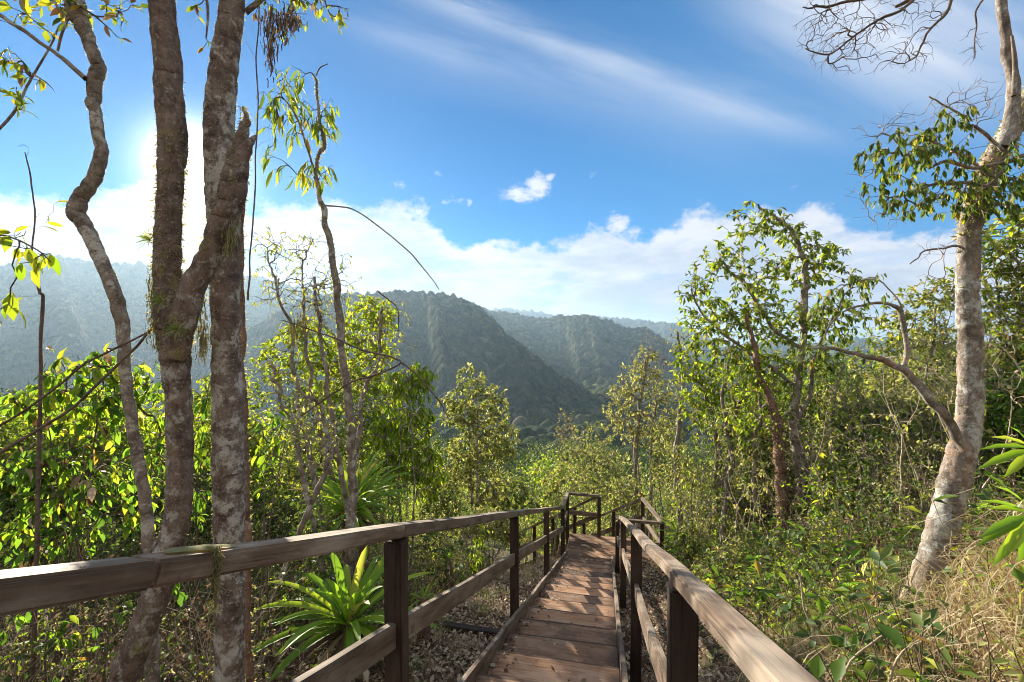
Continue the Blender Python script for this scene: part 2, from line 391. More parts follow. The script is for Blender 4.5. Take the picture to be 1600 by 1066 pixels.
def build_multi(name, parts, parent=None, origin=None, smooth=True):
    """parts: [(mat, (V, Q, T))] -> one mesh with a slot per material"""
    Vs, Qs, Ts, qi, ti, n = [], [], [], [], [], 0
    for k, (mt, (V, Q, T_)) in enumerate(parts):
        Vs.append(V); Qs.append(Q + n); Ts.append(T_ + n); n += len(V); qi.append(np.full(len(Q), k)); ti.append(np.full(len(T_), k))
    V = np.concatenate(Vs)
    if origin is not None: V = V - np.asarray(origin)
    me = np_mesh(name, V, np.concatenate(Qs), np.concatenate(Ts), None, smooth)
    for mt, _ in parts: me.materials.append(mt)
    me.polygons.foreach_set('material_index', np.concatenate(qi + ti).astype(np.int32))
    return link(name, me, parent)
def norm(a):
    a = np.asarray(a, float); return a / (np.linalg.norm(a, axis=-1, keepdims=True) + 1e-12)
def smooth_path(pts, n):
    """Catmull-Rom through points (k x m array), n samples"""
    p = np.asarray(pts, float); k = len(p)
    if k < 3: return p[0] + (p[-1] - p[0]) * np.linspace(0, 1, n)[:, None]
    pp = np.vstack([2 * p[0] - p[1], p, 2 * p[-1] - p[-2]])
    t = np.linspace(0, k - 1 - 1e-9, n); i = t.astype(int); f = (t - i)[:, None]
    a, b, c, d = pp[i], pp[i + 1], pp[i + 2], pp[i + 3]
    return .5 * ((2 * b) + (-a + c) * f + (2 * a - 5 * b + 4 * c - d) * f ** 2 + (-a + 3 * b - 3 * c + d) * f ** 3)
def tube(geo, path, rad, sides=6, rough=0.0, seed=0, cap=True):
    p = np.asarray(path, float); n = len(p); rad = np.broadcast_to(np.asarray(rad, float), (n,))
    t = norm(np.gradient(p, axis=0))
    ref = np.array([0, 0, 1.0]) if abs(t[0, 2]) < .9 else np.array([0, 1.0, 0])
    a = np.zeros((n, 3)); v = norm(np.cross(t[0], ref))
    for i in range(n):
        v = norm(v - np.dot(v, t[i]) * t[i]); a[i] = v
    b = np.cross(t, a)
    th = np.arange(sides) * 2 * np.pi / sides
    rr = rad[:, None] * np.ones((1, sides))
    if rough:
        g = np.random.default_rng(seed)
        k = g.normal(0, 1, (n, sides)); k = (k + np.roll(k, 1, 1) + np.roll(k, 1, 0)) / 1.7
        if sides >= 16:
            k = g.normal(0, 1, (n, sides)); f_ = k.copy()
            for _ in range(5): k = (k + np.roll(k, 1, 1) + np.roll(k, -1, 1) + np.roll(k, 1, 0) + np.roll(k, -1, 0)) / 2.6
            k2 = g.normal(0, 1, (n, 1)) * np.ones((1, sides))
            for _ in range(8): k2 = (k2 + np.roll(k2, 1, 0) + np.roll(k2, -1, 0)) / 2.2
            k = k / (k.std() + 1e-9) + k2 / (k2.std() + 1e-9) * .4 + f_ * .35
        rr = rr * (1 + rough * k)
    V = p[:, None] + rr[..., None] * (np.cos(th)[None, :, None] * a[:, None] + np.sin(th)[None, :, None] * b[:, None])
    i = np.arange(n - 1)[:, None] * sides; j = np.arange(sides)[None]; j2 = (j + 1) % sides
    Q = np.stack([i + j, i + j2, i + sides + j2, i + sides + j], -1).reshape(-1, 4)
    Vf = V.reshape(-1, 3); Tt = None
    if cap:
        Vf = np.vstack([Vf, p[-1] + t[-1] * rad[-1] * .6]); k = (n - 1) * sides; e = len(Vf) - 1
        Tt = np.stack([k + np.arange(sides), k + (np.arange(sides) + 1) % sides, np.full(sides, e)], -1)
    geo.add(Vf, Q, Tt)

# leaf blades.  shape: list of (t along, half width) ; each blade is its own island
LEAF8 = ((0, 0), (.28, .42), (.62, .46), (1.0, 0))
def leaves(geo, pos, dirs, up, L, W, fold=.25, droop=.25, simple=False):
    pos = np.asarray(pos, float); n = len(pos)
    if n == 0: return
    d = norm(dirs); L = np.broadcast_to(np.asarray(L, float), (n,))[:, None]; W = np.broadcast_to(np.asarray(W, float), (n,))[:, None]
    s = norm(np.cross(d, up)); nn = norm(np.cross(s, d))
    if simple:
        V = np.stack([pos, pos + d * L * .5 + s * W * .5 + nn * fold * W * .5, pos + d * L - nn * droop * L * .6, pos + d * L * .5 - s * W * .5 + nn * fold * W * .5], 1)
        k = np.arange(n)[:, None] * 4
        geo.add(V.reshape(-1, 3), None, np.concatenate([k + np.array([0, 1, 2]), k + np.array([0, 2, 3])]))
        return
    m1 = pos + d * L * .30 - nn * droop * L * .06; m2 = pos + d * L * .66 - nn * droop * L * .35; tp = pos + d * L * .98 - nn * droop * L
    V = np.stack([pos, m1 + s * W * .45 + nn * fold * W * .45, m1, m1 - s * W * .45 + nn * fold * W * .45,
                  m2 + s * W * .40 + nn * fold * W * .40, m2, m2 - s * W * .40 + nn * fold * W * .40, tp], 1)
    k = np.arange(n)[:, None] * 8
    Q = np.concatenate([k + np.array(x) for x in ([1, 4, 5, 2], [2, 5, 6, 3])])
    T_ = np.concatenate([k + np.array(x) for x in ([0, 1, 2], [0, 2, 3], [4, 7, 5], [5, 7, 6])])
    geo.add(V.reshape(-1, 3), Q, T_)

def rand_dir(n, g, up=0.0):
    v = g.normal(0, 1, (n, 3)); v[:, 2] += up
    return norm(v)

# ------------------------------------------------------------------ terrain
hx, hy = 0.203, 0.979
def W(s, u, z): return np.array((.979 * u + .203 * s, .979 * s - .203 * u, z))
def su(x, y): return .203 * x + .979 * y, .979 * x - .203 * y
def sstep(x, a, b):
    t = np.clip((x - a) / (b - a), 0, 1); return t * t * (3 - 2 * t)
def wob(x, y):
    return (np.sin(x * 1.9 + np.sin(y * 1.3) * 1.4) * np.cos(y * 1.6 + np.sin(x * .9)) * .06 + np.sin(x * 4.7 + y * 2.1) * np.sin(y * 5.3 - x * 1.7) * .025
            + np.sin(x * 11 + y * 7) * np.sin(y * 13 - x * 5) * .010)
def G(x, y):
    x = np.asarray(x, float); y = np.asarray(y, float)
    s, u = su(x, y)
    z = np.interp(s, [-300, -10, 12.3, 20, 60, 160, 400, 20000], [40, 1.68, -5.97, -10.6, -25, -46, -60, -60])
    fade = 1 - sstep(s, 12, 24)
    rise = np.clip(.55 * (u - .5), 0, 2.6)
    z = z + rise * fade
    z = z + .78 * np.exp(-(((x - 3.1) / 1.1) ** 2 + ((y - 1.9) / 1.0) ** 2))
    lf = np.clip(-u - 2.2, 0, 40)
    z = z - np.minimum(.10 * lf, 3) * fade - .9 * sstep(-u, 1.5, 2.6) * sstep(s, 9.8, 11.6) * fade
    z = z + wob(x, y) * np.where(np.hypot(x, y) < 60, 1, 0)
    return z
def gz(x, y): return float(G(x, y))

def axis(lo, hi, fine_lo, fine_hi, step, grow):
    a = list(np.arange(fine_lo, fine_hi, step)); st = step
    while a[-1] < hi: st *= grow; a.append(a[-1] + st)
    st = step; b = [fine_lo]
    while b[-1] > lo: st *= grow; b.append(b[-1] - st)
    return np.array(b[::-1][:-1] + a)
def sheet(name, X, Y, Z, mat, parent=None):
    nx, ny = len(X), len(Y)
    gx, gy = np.meshgrid(X, Y)
    V = np.stack([gx, gy, Z], -1).reshape(-1, 3)
    i = np.arange(ny - 1)[:, None] * nx + np.arange(nx - 1)[None]
    Q = np.stack([i, i + 1, i + nx + 1, i + nx], -1).reshape(-1, 4)
    return link(name, np_mesh(name, V, Q, None, mat, True), parent)
gxs = axis(-4200, 4200, -7, 7, .09, 1.09); gys = axis(-300, 5200, -1.5, 16, .09, 1.09)
ggx, ggy = np.meshgrid(gxs, gys)
ground = sheet('ground', gxs, gys, G(ggx, ggy), M['soil'])
tagp(ground, 'hillside soil under the wooden stairway falling away to the valley', kind='structure')

# ---- hills: forest-covered ridges, canopy modelled crown by crown
def ridge(name, crest_px, Rd, depth, base, cell, step_a, nr, seed, back=0.5, spur=.07, label=''):
    """a real ridge: crest at distance Rd (metres, may vary with azimuth) seen at the photographed height; falls towards us over `depth`"""
    g = np.random.default_rng(seed)
    pa = np.array([azel(*p) for p in crest_px]); a0, a1 = pa[0, 0], pa[-1, 0]
    A = np.arange(a0, a1, step_a); E = np.interp(A, pa[:, 0], pa[:, 1])
    E = E + .10 * np.interp(A, np.arange(a0, a1 + 1, .35), g.normal(0, 1, len(np.arange(a0, a1 + 1, .35))))
    Rc = np.interp(A, np.linspace(a0, a1, len(Rd)), Rd) if isinstance(Rd, (list, tuple)) else np.full(len(A), Rd)
    zc = np.tan(np.radians(E)) * Rc
    tt = np.concatenate([np.linspace(0, 1, nr), 1 + np.linspace(0.02, back, max(6, nr // 6))])
    AA, TT = np.meshgrid(A, tt)
    RR = Rc[None] - depth + TT * depth
    ph = AA * 2.1 + np.sin(AA * .7) * 2
    H = zc[None] - base
    prof = np.where(TT <= 1, np.clip(TT, 0, 1) ** .9, 1 - (TT - 1) * .9)
    Z = base + H * prof
    sp = (np.sin(ph * .33 + TT * 2.0) * .8 + np.sin(ph * .7 + 1.3 + TT * 4) * .4 + np.sin(ph * 1.5 + TT * 9) * .12)
    Z = Z + sp * np.abs(H) * spur * np.clip(4 * TT * (1 - TT), 0, 1)
    X = RR * np.sin(np.radians(AA)); Y = RR * np.cos(np.radians(AA))
    # crowns: jittered grid of domes
    ci = np.floor(X / cell).astype(int); cj = np.floor(Y / cell).astype(int)
    best = np.full(X.shape, -9.0); cid = np.zeros(X.shape)
    def hsh(i, j, k):
        h = np.sin(i * 127.1 + j * 311.7 + k * 74.7 + seed) * 43758.5453
        return h - np.floor(h)
    for di in (-1, 0, 1):
        for dj in (-1, 0, 1):
            i, j = ci + di, cj + dj
            px = (i + .5 + (hsh(i, j, 1) - .5) * .9) * cell; py = (j + .5 + (hsh(i, j, 2) - .5) * .9) * cell
            rr = cell * (.45 + .40 * hsh(i, j, 3)); hh = rr * (.35 + .75 * hsh(i, j, 4))
            d2 = ((X - px) ** 2 + (Y - py) ** 2) / rr ** 2
            dome = np.where(d2 < 1, np.clip(1 - d2, 0, 1) ** .6, 0) * hh
            up_ = dome > best
            best = np.where(up_, dome, best); cid = np.where(up_, hsh(i, j, 5), cid)
    nz = g.normal(0, 1, X.shape)
    Z = Z + best + nz * cell * .09
    na, nt = len(A), len(tt)
    V = np.stack([X, Y, Z], -1).reshape(-1, 3)
    i = np.arange(nt - 1)[:, None] * na + np.arange(na - 1)[None]
    Q = np.stack([i, i + 1, i + na + 1, i + na], -1).reshape(-1, 4)
    me = np_mesh(name, V, Q, None, M['canopy'], True)
    at = me.attributes.new('crown', 'FLOAT', 'POINT'); at.data.foreach_set('value', cid.ravel().astype(np.float32))
    return tagp(link(name, me), label, kind='structure')
ridge('hill', [(380, 520), (470, 470), (520, 462), (560, 462), (640, 456), (700, 462), (722, 468), (760, 489), (800, 533), (830, 553), (860, 580), (900, 615), (935, 650), (985, 700), (1040, 735)],
      [620, 600, 560, 500, 430, 360], 300, -60, 6.0, .04, 230, 3, label='dark forested hill dropping into the valley beyond the stairs')
ridge('hill', [(700, 470), (740, 476), (760, 486), (800, 492), (840, 499), (890, 494), (930, 496), (960, 508), (985, 516), (1010, 514), (1040, 533), (1080, 566), (1130, 610), (1200, 660)],
      [1050, 1000, 950, 900], 420, -60, 8.5, .045, 180, 5, label='second forested hill behind the dark one, hazier')
ridge('hill', [(650, 500), (700, 490), (790, 484), (830, 488), (900, 500), (935, 496), (1000, 502), (1060, 509), (1130, 545), (1200, 536), (1280, 541), (1340, 533), (1400, 530), (1500, 545), (1600, 538), (1800, 540)],
      2300, 700, -60, 20, .09, 60, 6, label='pale blue range on the skyline')
ridge('hill', [(1000, 600), (1100, 590), (1180, 570), (1260, 556), (1340, 563), (1450, 570), (1600, 560), (1900, 570)],
      [1100, 1000, 900], 500, -60, 11, .07, 100, 8, label='hazy wooded slope seen through the trees beside the big pale trunk')
ridge('hill', [(-500, 395), (-200, 412), (-60, 425), (0, 418), (40, 408), (75, 402), (120, 408), (180, 415), (240, 418), (320, 424), (400, 436), (470, 452), (560, 480), (660, 520)],
      1250, 500, -40, 13, .08, 110, 9, label='sunlit hazy ridge on the skyline behind the twisting trunk')
ridge('hill', [(-600, 420), (-300, 436), (-100, 446), (0, 452), (100, 452), (200, 456), (300, 466), (400, 478), (480, 500), (560, 540), (620, 590)],
      [940, 980, 1000, 960, 900], 560, -70, 8.0, .05, 230, 12, spur=.08, label='wooded hillside below the hazy ridge, crossed by a strip of pasture')

# ---- strip of pasture on the far slope
# ------------------------------------------------------------------ timber stairway
def beam(name, p0, p1, w_, h_, mat, parent, up=(0, 0, 1), bev=.006, seg=None, wav=0.0):
    """a sawn timber from p0 to p1 (centre line); local X runs with the grain"""
    p0, p1 = Vector(tuple(map(float, p0))), Vector(tuple(map(float, p1)))
    x = (p1 - p0); L = x.length; x.normalize()
    upv = Vector(up)
    y = upv.cross(x).normalized(); z = x.cross(y).normalized()
    bm = bmesh.new()
    bmesh.ops.create_cube(bm, size=1.0)
    for v in bm.verts: v.co = Vector((v.co.x * L, v.co.y * w_, v.co.z * h_))
    if bev: bmesh.ops.bevel(bm, geom=bm.edges[:], offset=bev, segments=2, affect='EDGES')
    n = max(1, int(L / .35))
    if n > 1 and L > .8:
        for k in range(1, n):
            bmesh.ops.bisect_plane(bm, geom=bm.verts[:] + bm.edges[:] + bm.faces[:], plane_co=(L * (k / n - .5), 0, 0), plane_no=(1, 0, 0))
        for v in bm.verts:
            q = v.co.x * 2.3 + p0.x * 5 + p0.y * 3
            v.co.y += math.sin(q) * .004; v.co.z += math.sin(q * 1.3 + 1) * .003
    me = bpy.data.meshes.new(name); bm.to_mesh(me); bm.free()
    me.materials.append(mat)
    for p in me.polygons: p.use_smooth = False
    o = bpy.data.objects.new(name, me); C.objects.link(o)
    mw = Matrix((( x.x, y.x, z.x, 0), (x.y, y.y, z.y, 0), (x.z, y.z, z.z, 0), (0, 0, 0, 1)))
    mw.translation = (p0 + p1) / 2
    if parent is not None:
        o.parent = parent
        mw.translation -= parent.location
    o.matrix_local = mw
    return o
HV = (hx, hy, 0)
SL = .3446
NZ = -1.38
RUN = .56; RISE = .193
LAND = NZ - RISE * 21
st = empty('wooden_stairway', W(0, -.45, -1.4), 'long straight wooden stairway of worn brown treads descending to a landing', 'stairway')
for side in (-1, 1):
    uc = -.985 if side < 0 else .135
    z0 = lambda s: NZ - SL * s
    beam('stringer', W(-1.2, uc, z0(-1.2) - .065), W(11.55, uc, z0(11.55) - .065), .045, .24, M['wood'], st, bev=.005)
for k in range(0, 21):
    z = NZ - RISE * k
    j = random.uniform(-.004, .004)
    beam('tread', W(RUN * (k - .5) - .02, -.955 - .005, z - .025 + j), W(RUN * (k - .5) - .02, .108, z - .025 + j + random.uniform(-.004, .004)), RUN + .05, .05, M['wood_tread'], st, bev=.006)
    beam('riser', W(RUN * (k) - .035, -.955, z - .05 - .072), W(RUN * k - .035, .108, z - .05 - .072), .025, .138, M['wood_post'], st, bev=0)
for s_ in (2.2, 5.4, 8.6):
    gzz = NZ - SL * s_ - .33
    beam('support_beam', W(s_, -2.0 if s_ == 5.4 else -1.15, gzz), W(s_, .3, gzz - .02), .09, .09, M['wood_post'], st)

# landing with its side platform
ld = empty('wooden_landing', W(12, -.2, LAND), 'level wooden landing of boards at the foot of the long stairway', 'landing')
bw = .19
for k in range(9):
    s_ = 11.22 + bw * (k + .5)
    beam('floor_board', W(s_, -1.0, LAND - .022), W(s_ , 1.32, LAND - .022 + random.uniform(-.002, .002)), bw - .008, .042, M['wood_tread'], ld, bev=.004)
beam('edge_beam', W(11.2, .13, LAND - .125), W(11.2, 1.34, LAND - .125), .05, .16, M['wood'], ld)
beam('edge_beam', W(12.96, -1.02, LAND - .125), W(12.96, 1.34, LAND - .125), .05, .16, M['wood'], ld)
beam('edge_beam', W(11.24, 1.31, LAND - .125), W(12.92, 1.31, LAND - .125), .05, .158, M['wood'], ld)
beam('edge_beam', W(11.24, -1.0, LAND - .125), W(12.92, -1.0, LAND - .125), .05, .158, M['wood'], ld)
for s_, u_ in ((11.28, 1.24), (12.85, 1.24), (11.28, .262), (12.85, -.93), (12.85, .2)):
    p = W(s_, u_, LAND - .21); g_ = gz(p[0], p[1]) - .25
    beam('stilt', p, (p[0], p[1], min(g_, p[2] - .2)), .1, .1, M['wood_post'], ld, up=HV)

def railing(label, pts, post_s, hs=(0.0, -.50), rail=(.10, .062), mid=(.042, .125), down=1.35, bolts=0):
    """pts: top-of-rail points; post_s: fractions-of-point indices where posts stand"""
    rt = empty('railing', pts[0] + np.array((0, 0, -1.1)), label, 'railing', 'timber railings of the stairway')
    for a, b in zip(pts[:-1], pts[1:]):
        beam('top_rail', a + (0, 0, -rail[1] / 2), b + (0, 0, -rail[1] / 2), rail[0], rail[1], M['wood'], rt, bev=.008)
        beam('mid_rail', a + (0, 0, -.5 - mid[1] / 2), b + (0, 0, -.5 - mid[1] / 2), mid[0], mid[1], M['wood'], rt, bev=.005)
    for p, dn in post_s:
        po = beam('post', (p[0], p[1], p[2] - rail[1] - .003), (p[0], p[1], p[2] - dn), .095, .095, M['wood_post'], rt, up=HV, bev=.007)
        if bolts:
            for dz in (-.12, -.545):        # bolt heads on the face towards the steps
                bm = bmesh.new(); bmesh.ops.create_cone(bm, cap_ends=True, segments=12, radius1=.011, radius2=.008, depth=.009)
                me = bpy.data.meshes.new('bolt'); bm.to_mesh(me); bm.free(); me.materials.append(M['iron'])
                b_ = bpy.data.objects.new('bolt', me); C.objects.link(b_); b_.parent = po
                wpos = Vector((p[0] + bolts * .979 * .0505, p[1] - bolts * .203 * .0505, p[2] + dz))
                nrm_ = Vector((bolts * .979, -bolts * .203, 0))
                mw = Matrix.Translation(wpos - rt.location) @ nrm_.to_track_quat('Z', 'Y').to_matrix().to_4x4()
                b_.matrix_local = po.matrix_local.inverted() @ mw
    return rt
rz = lambda s, o=0: -.205 - .3440 * s + o
UL, UR = -1.065, .262
SLf = [-1.4, .86, 2.19, 5.28, 8.25, 11.42]
ofs = [0.0, -.004, .004, 0.012, .004, -.002]
PL = [W(s, UL, rz(s, o)) for s, o in zip(SLf, ofs)]
rl = railing('timber railing between the pale trunks and the steps, near end against the photographer', PL, [(W(s, UL - .0, rz(s)), 1.62) for s in (2.19, 5.28, 8.25, 11.42)] + [(W(-1.1, UL, rz(-1.1)), 1.6)], bolts=1)
SR = [-.9, 1.72, 4.35, 7.6, 11.22]
PR = [W(s, UR, rz(s, o - .03)) for s, o in zip(SR, (0, .003, -.004, -.01, -.09))]
rr_ = railing('timber railing running down beside the dry grass bank', PR, [(W(s, UR + .005, rz(s, -.03)), 1.62) for s in (1.72, 4.35, 7.6)], rail=(.075, .048), bolts=-1)
zt = LAND + 1.165
# from the end of that railing down to the side platform
P2 = W(11.22, .262, zt)
E_ = W(11.25, 1.28, zt); F_ = W(12.9, .97, zt - .0); H_ = W(12.86, -.2, zt); I_ = W(12.9, -1.08, zt)
railing('timber railing closing the side of the platform under the slender trees', [P2, E_, F_], [(P2, 1.35), (E_, 1.6), (F_, 1.45)])
railing('timber railing across the far end of the landing', [PL[-1] + np.array((0, 0, .02)), I_, H_], [(I_, 1.45), (H_, 1.45)])
# steep lower flight, away to the left
fd = np.array((-.6, .8, 0)); dr = .62
def FL(p, L): return p + fd * L + np.array((0, 0, -dr * L))
a = FL(H_, 0.0)
railing('handrail of the steep lower flight, seen under the landing rail', [FL(H_, .02), FL(H_, 1.7), FL(H_, 3.7)], [(FL(H_, x), 1.3) for x in (.95, 1.9, 2.8, 3.65)])
railing('handrail on the outer side of the lower flight behind the landing', [FL(F_, .02), FL(F_, 1.3), FL(F_, 3.7)], [(FL(F_, x), 1.3) for x in (1.02, 2.2, 3.4)])
lf_ = empty('lower_stairs', (H_ + F_) / 2 - (0, 0, 1.165), 'steep lower flight of steps turning off the landing', 'stairs')
for k in range(11):
    L = .16 + k * .31
    q0, q1 = H_ + fd * L - (0, 0, 1.165 + dr * L), F_ + fd * L - (0, 0, 1.165 + dr * L)
    m_ = (q1 - q0); q1 = q0 + np.array((m_[0], m_[1], 0)) * 1.0
    q1 = np.array((q1[0], q1[1], q0[2]))
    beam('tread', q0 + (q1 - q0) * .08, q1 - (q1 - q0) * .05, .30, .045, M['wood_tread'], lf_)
for p in (H_, F_):
    q = p - (0, 0, 1.165)
    sh = (F_ - H_) * (.05 if p is H_ else -.02)
    beam('stringer', FL(q + sh, .05) - (0, 0, .06), FL(q + sh, 3.6) - (0, 0, .06), .045, .22, M['wood'], lf_)

# ------------------------------------------------------------------ plant builder
def slim(pts, k): return [(q[0], q[1], q[2] * k, *q[3:]) for q in pts]
def px_path(pts, D=None):
    """[(px, py, width_px[, D])] -> world points and radii (metres)"""
    out, rad = [], []
    for q in pts:
        d = q[3] if len(q) > 3 else D
        out.append(P(q[0], q[1], d)); rad.append(q[2] / 2 / F * d * F / math.hypot(F, q[0] - 800))
    return np.array(out), np.array(rad)
def limb(pts, D=None, n=None, jit=0.0, seed=0):
    p, r = px_path(pts, D)
    L = np.linalg.norm(np.diff(p, axis=0), axis=1).sum()
    n = n or max(6, int(L / .05))
    q = smooth_path(np.hstack([p, r[:, None]]), n)
    if jit:
        g = np.random.default_rng(seed); k = g.normal(0, jit, (n, 3))
        for _ in range(2): k = (k + np.roll(k, 1, 0) + np.roll(k, -1, 0)) / 2
        q[:, :3] += k
    return q[:, :3], np.maximum(q[:, 3], .001)
def plunge(path, rad, extra=.35):
    """carry the foot of a trunk down into the soil, whichever end is lower"""
    if path[0, 2] > path[-1, 2]: path, rad = path[::-1], rad[::-1]
    p0 = path[0]; zg = gz(p0[0], p0[1])
    if p0[2] > zg - .1:
        d = norm(path[0] - path[min(8, len(path) - 1)]); d[2] = min(d[2], -.55); d = norm(d)
        k = int(max(2, (p0[2] - zg + extra) / .08)); st_ = (p0[2] - (zg - extra)) / -d[2]
        t = np.linspace(1, 1 / k, k)[:, None]
        add = p0 + d * st_ * t
        path = np.vstack([add, path]); rad = np.concatenate([rad[0] * (1 + .35 * t[:, 0] ** 2), rad])
    return path, rad

class Plant:
    def __init__(s, seed=1):
        s.g = np.random.default_rng(seed); s.P = np.zeros((4000, 3)); s.par = np.full(4000, -1); s.Dn = np.zeros((4000, 3)); s.R = np.zeros(4000); s.n = 0
        s.lines = []; s.seed = seed; s.trunks = []
    def _add(s, p, par, d, r=0):
        if s.n >= len(s.P):
            k = len(s.P); s.P = np.vstack([s.P, np.zeros((k, 3))]); s.Dn = np.vstack([s.Dn, np.zeros((k, 3))]); s.par = np.concatenate([s.par, np.full(k, -1)]); s.R = np.concatenate([s.R, np.zeros(k)])
        s.P[s.n] = p; s.par[s.n] = par; s.Dn[s.n] = d; s.R[s.n] = r; s.n += 1; return s.n - 1
    def trunk(s, path, rad, start=.25, sides=12, rough=.06, graft=True):
        s.trunks.append((path, rad, sides, rough))
        if graft:
            t = norm(np.gradient(path, axis=0)); k0 = int(len(path) * start)
            for i in range(k0, len(path), max(1, len(path) // 40)): s._add(path[i], -2, t[i], rad[i])
    def fuzz(s, k, n, L=.018, mat='moss', lo=0.0, hi=1.0, wd=.35, down=.3):
        path, rad = s.trunks[k][:2]; g = s.g; t = norm(np.gradient(path, axis=0)); i = (g.uniform(lo, hi, n) * (len(path) - 1)).astype(int)
        v = rand_dir(n, g); v = norm(v - np.einsum('ij,ij->i', v, t[i])[:, None] * t[i]); ge = Geo(); LL = L * g.uniform(.4, 1.4, n)
        leaves(ge, path[i] + v * rad[i][:, None] * .97, norm(v + rand_dir(n, g) * .7 - (0, 0, down)), rand_dir(n, g), LL, LL * wd, .2, .2, True); s.extra = getattr(s, 'extra', []) + [(M[mat], ge.arrays())]
    def grow(s, targets, seg=.12, curl=.18, up=.25, droop=0.0, maxr=9):
        tg = np.asarray(targets); base = s.P[:s.n]
        d0 = np.min(np.linalg.norm(tg[:, None] - base[None], axis=2), axis=1) if len(base) < 3000 else np.linalg.norm(tg - base[0], axis=1)
        for t in tg[np.argsort(d0)]:
            v = t - s.P[:s.n]; ds = np.linalg.norm(v, axis=1) + 1e-6
            cosd = np.einsum('ij,ij->i', v, s.Dn[:s.n]) / ds
            i = int(np.argmin(ds * (1.55 - .55 * cosd)))
            L = ds[i]
            if L < seg * .5: continue
            k = max(2, int(L / seg)); p0 = s.P[i]
            d = norm(s.Dn[i] * .6 + v[i] / L + np.array((0, 0, up)) * (.5 if L > seg * 3 else .1))
            c = p0 + d * L * .5
            f = np.linspace(0, 1, k + 1)[:, None]
            q = (1 - f) ** 2 * p0 + 2 * f * (1 - f) * c + f ** 2 * t
            q[:, 2] -= droop * L * f[:, 0] ** 3
            j = s.g.normal(0, curl * L / k, (k + 1, 3)) * np.minimum(1, 4 * f * (1 - f) + .15); j[0] = 0
            q = q + j
            tn = norm(np.gradient(q, axis=0)); ids = [i]; par = i
            for a in range(1, k + 1):
                par = s._add(q[a], par, tn[a]); ids.append(par)
            s.lines.append((ids, q, tn))
    def blob(s, centers, n):
        """n random points through ellipsoids [(px,py,D,rx_px,ry_px)]; picked by size"""
        c = np.array([P(a[0], a[1], a[2]) for a in centers]); r = np.array([(a[3] / F * a[2], (a[5] if len(a) > 5 else min(a[3], a[4] * 1.2)) / F * a[2], a[4] / F * a[2]) for a in centers])
        wt = r.prod(1) ** (.75); k = s.g.choice(len(c), n, p=wt / wt.sum())
        v = rand_dir(n, s.g) * (s.g.random((n, 1)) ** .45)
        return c[k] + v * r[k]
    def radii(s, tip=.0025, e=2.1, cap=.05):
        acc = np.zeros(s.n)
        rads = [None] * len(s.lines)
        for li in range(len(s.lines) - 1, -1, -1):
            ids, q, tn = s.lines[li]; run = tip ** e; rr = np.zeros(len(ids))
            for a in range(len(ids) - 1, 0, -1):
                run += acc[ids[a]]; rr[a] = min(run ** (1 / e), cap) + (len(ids) - a) * tip * .05
            rr[0] = rr[1] * 1.05; rads[li] = rr; acc[ids[0]] += run
        return rads
    def leafpts(s, per=6, start=.45, only_tip=True, spread=.0):
        pos, dr = [], []
        for ids, q, tn in s.lines:
            k = s.g.poisson(per)
            if k == 0: continue
            t = start + (1 - start) * s.g.random(k) ** .7; t *= len(q) - 1; i = np.minimum(t.astype(int), len(q) - 2); f = (t - i)[:, None]
            p = q[i] * (1 - f) + q[i + 1] * f
            pos.append(p + s.g.normal(0, spread, p.shape) if spread else p); dr.append(tn[i])
        if not pos: return np.zeros((0, 3)), np.zeros((0, 3))
        return np.concatenate(pos), np.concatenate(dr)
    def make(s, name, label, cat, group=None, bark_='bark_grey', twig_='twig', leaf_=None, per=6, L=.07, Wd=.03, lstart=.45, tip=.0025, cap=.05, hang=.3, out=.8, simple=True, twig_sides=4, fold=.25, droop=.25, foliage='crown', keep=1.0, spread=0.0, at=None):
        g = s.g
        b = s.trunks[0][0][0] if s.trunks else s.P[0]
        b = np.array(at if at is not None else b, float)
        root = empty(name, b, label, cat, group)
        parts = []; ge = Geo()
        for k, (p, r, sd, rg) in enumerate(s.trunks): tube(ge, p, r, sd, rg, s.seed + k)
        if s.trunks: parts.append((M[bark_], ge.arrays()))
        ge = Geo()
        for (ids, q, tn), r in zip(s.lines, s.radii(tip, cap=cap)): tube(ge, q, r, twig_sides if r[0] < .012 else 6, 0, 0, False)
        if s.lines: parts.append((M[twig_], ge.arrays()))
        parts += getattr(s, 'extra', [])
        s.wood = parts
        if parts: build_multi('trunk' if cat in ('tree', 'sapling') else 'stems', parts, root, b)
        if leaf_:
            lf = leaf_ if isinstance(leaf_, list) else [(leaf_, 1.0)]
            p, d = s.leafpts(per, lstart, spread=spread)
            n = len(p)
            dd = norm(d * .45 + rand_dir(n, g) * out + np.array((0, 0, -hang)))
            up = norm(rand_dir(n, g) * .55 + np.array((0, 0, 1.0)))
            LL = L * g.uniform(.38, 1.3, n); pick = g.random(n); a0 = 0
            cr = []
            for mname, fr in lf:
                m_ = (pick >= a0) & (pick < a0 + fr); a0 += fr
                if not m_.any(): continue
                ge = Geo(); leaves(ge, p[m_], dd[m_], up[m_], LL[m_], LL[m_] * (Wd / L) * g.uniform(.8, 1.2, m_.sum()), fold, droop, simple)
                cr.append((M[mname], ge.arrays()))
            if cr: build_multi(foliage, cr, root, b, False)
        return root
def gp_(px, D, dz=0.0):
    x = (px - 800) / F * D; return np.array((x, D, gz(x, D) + dz))
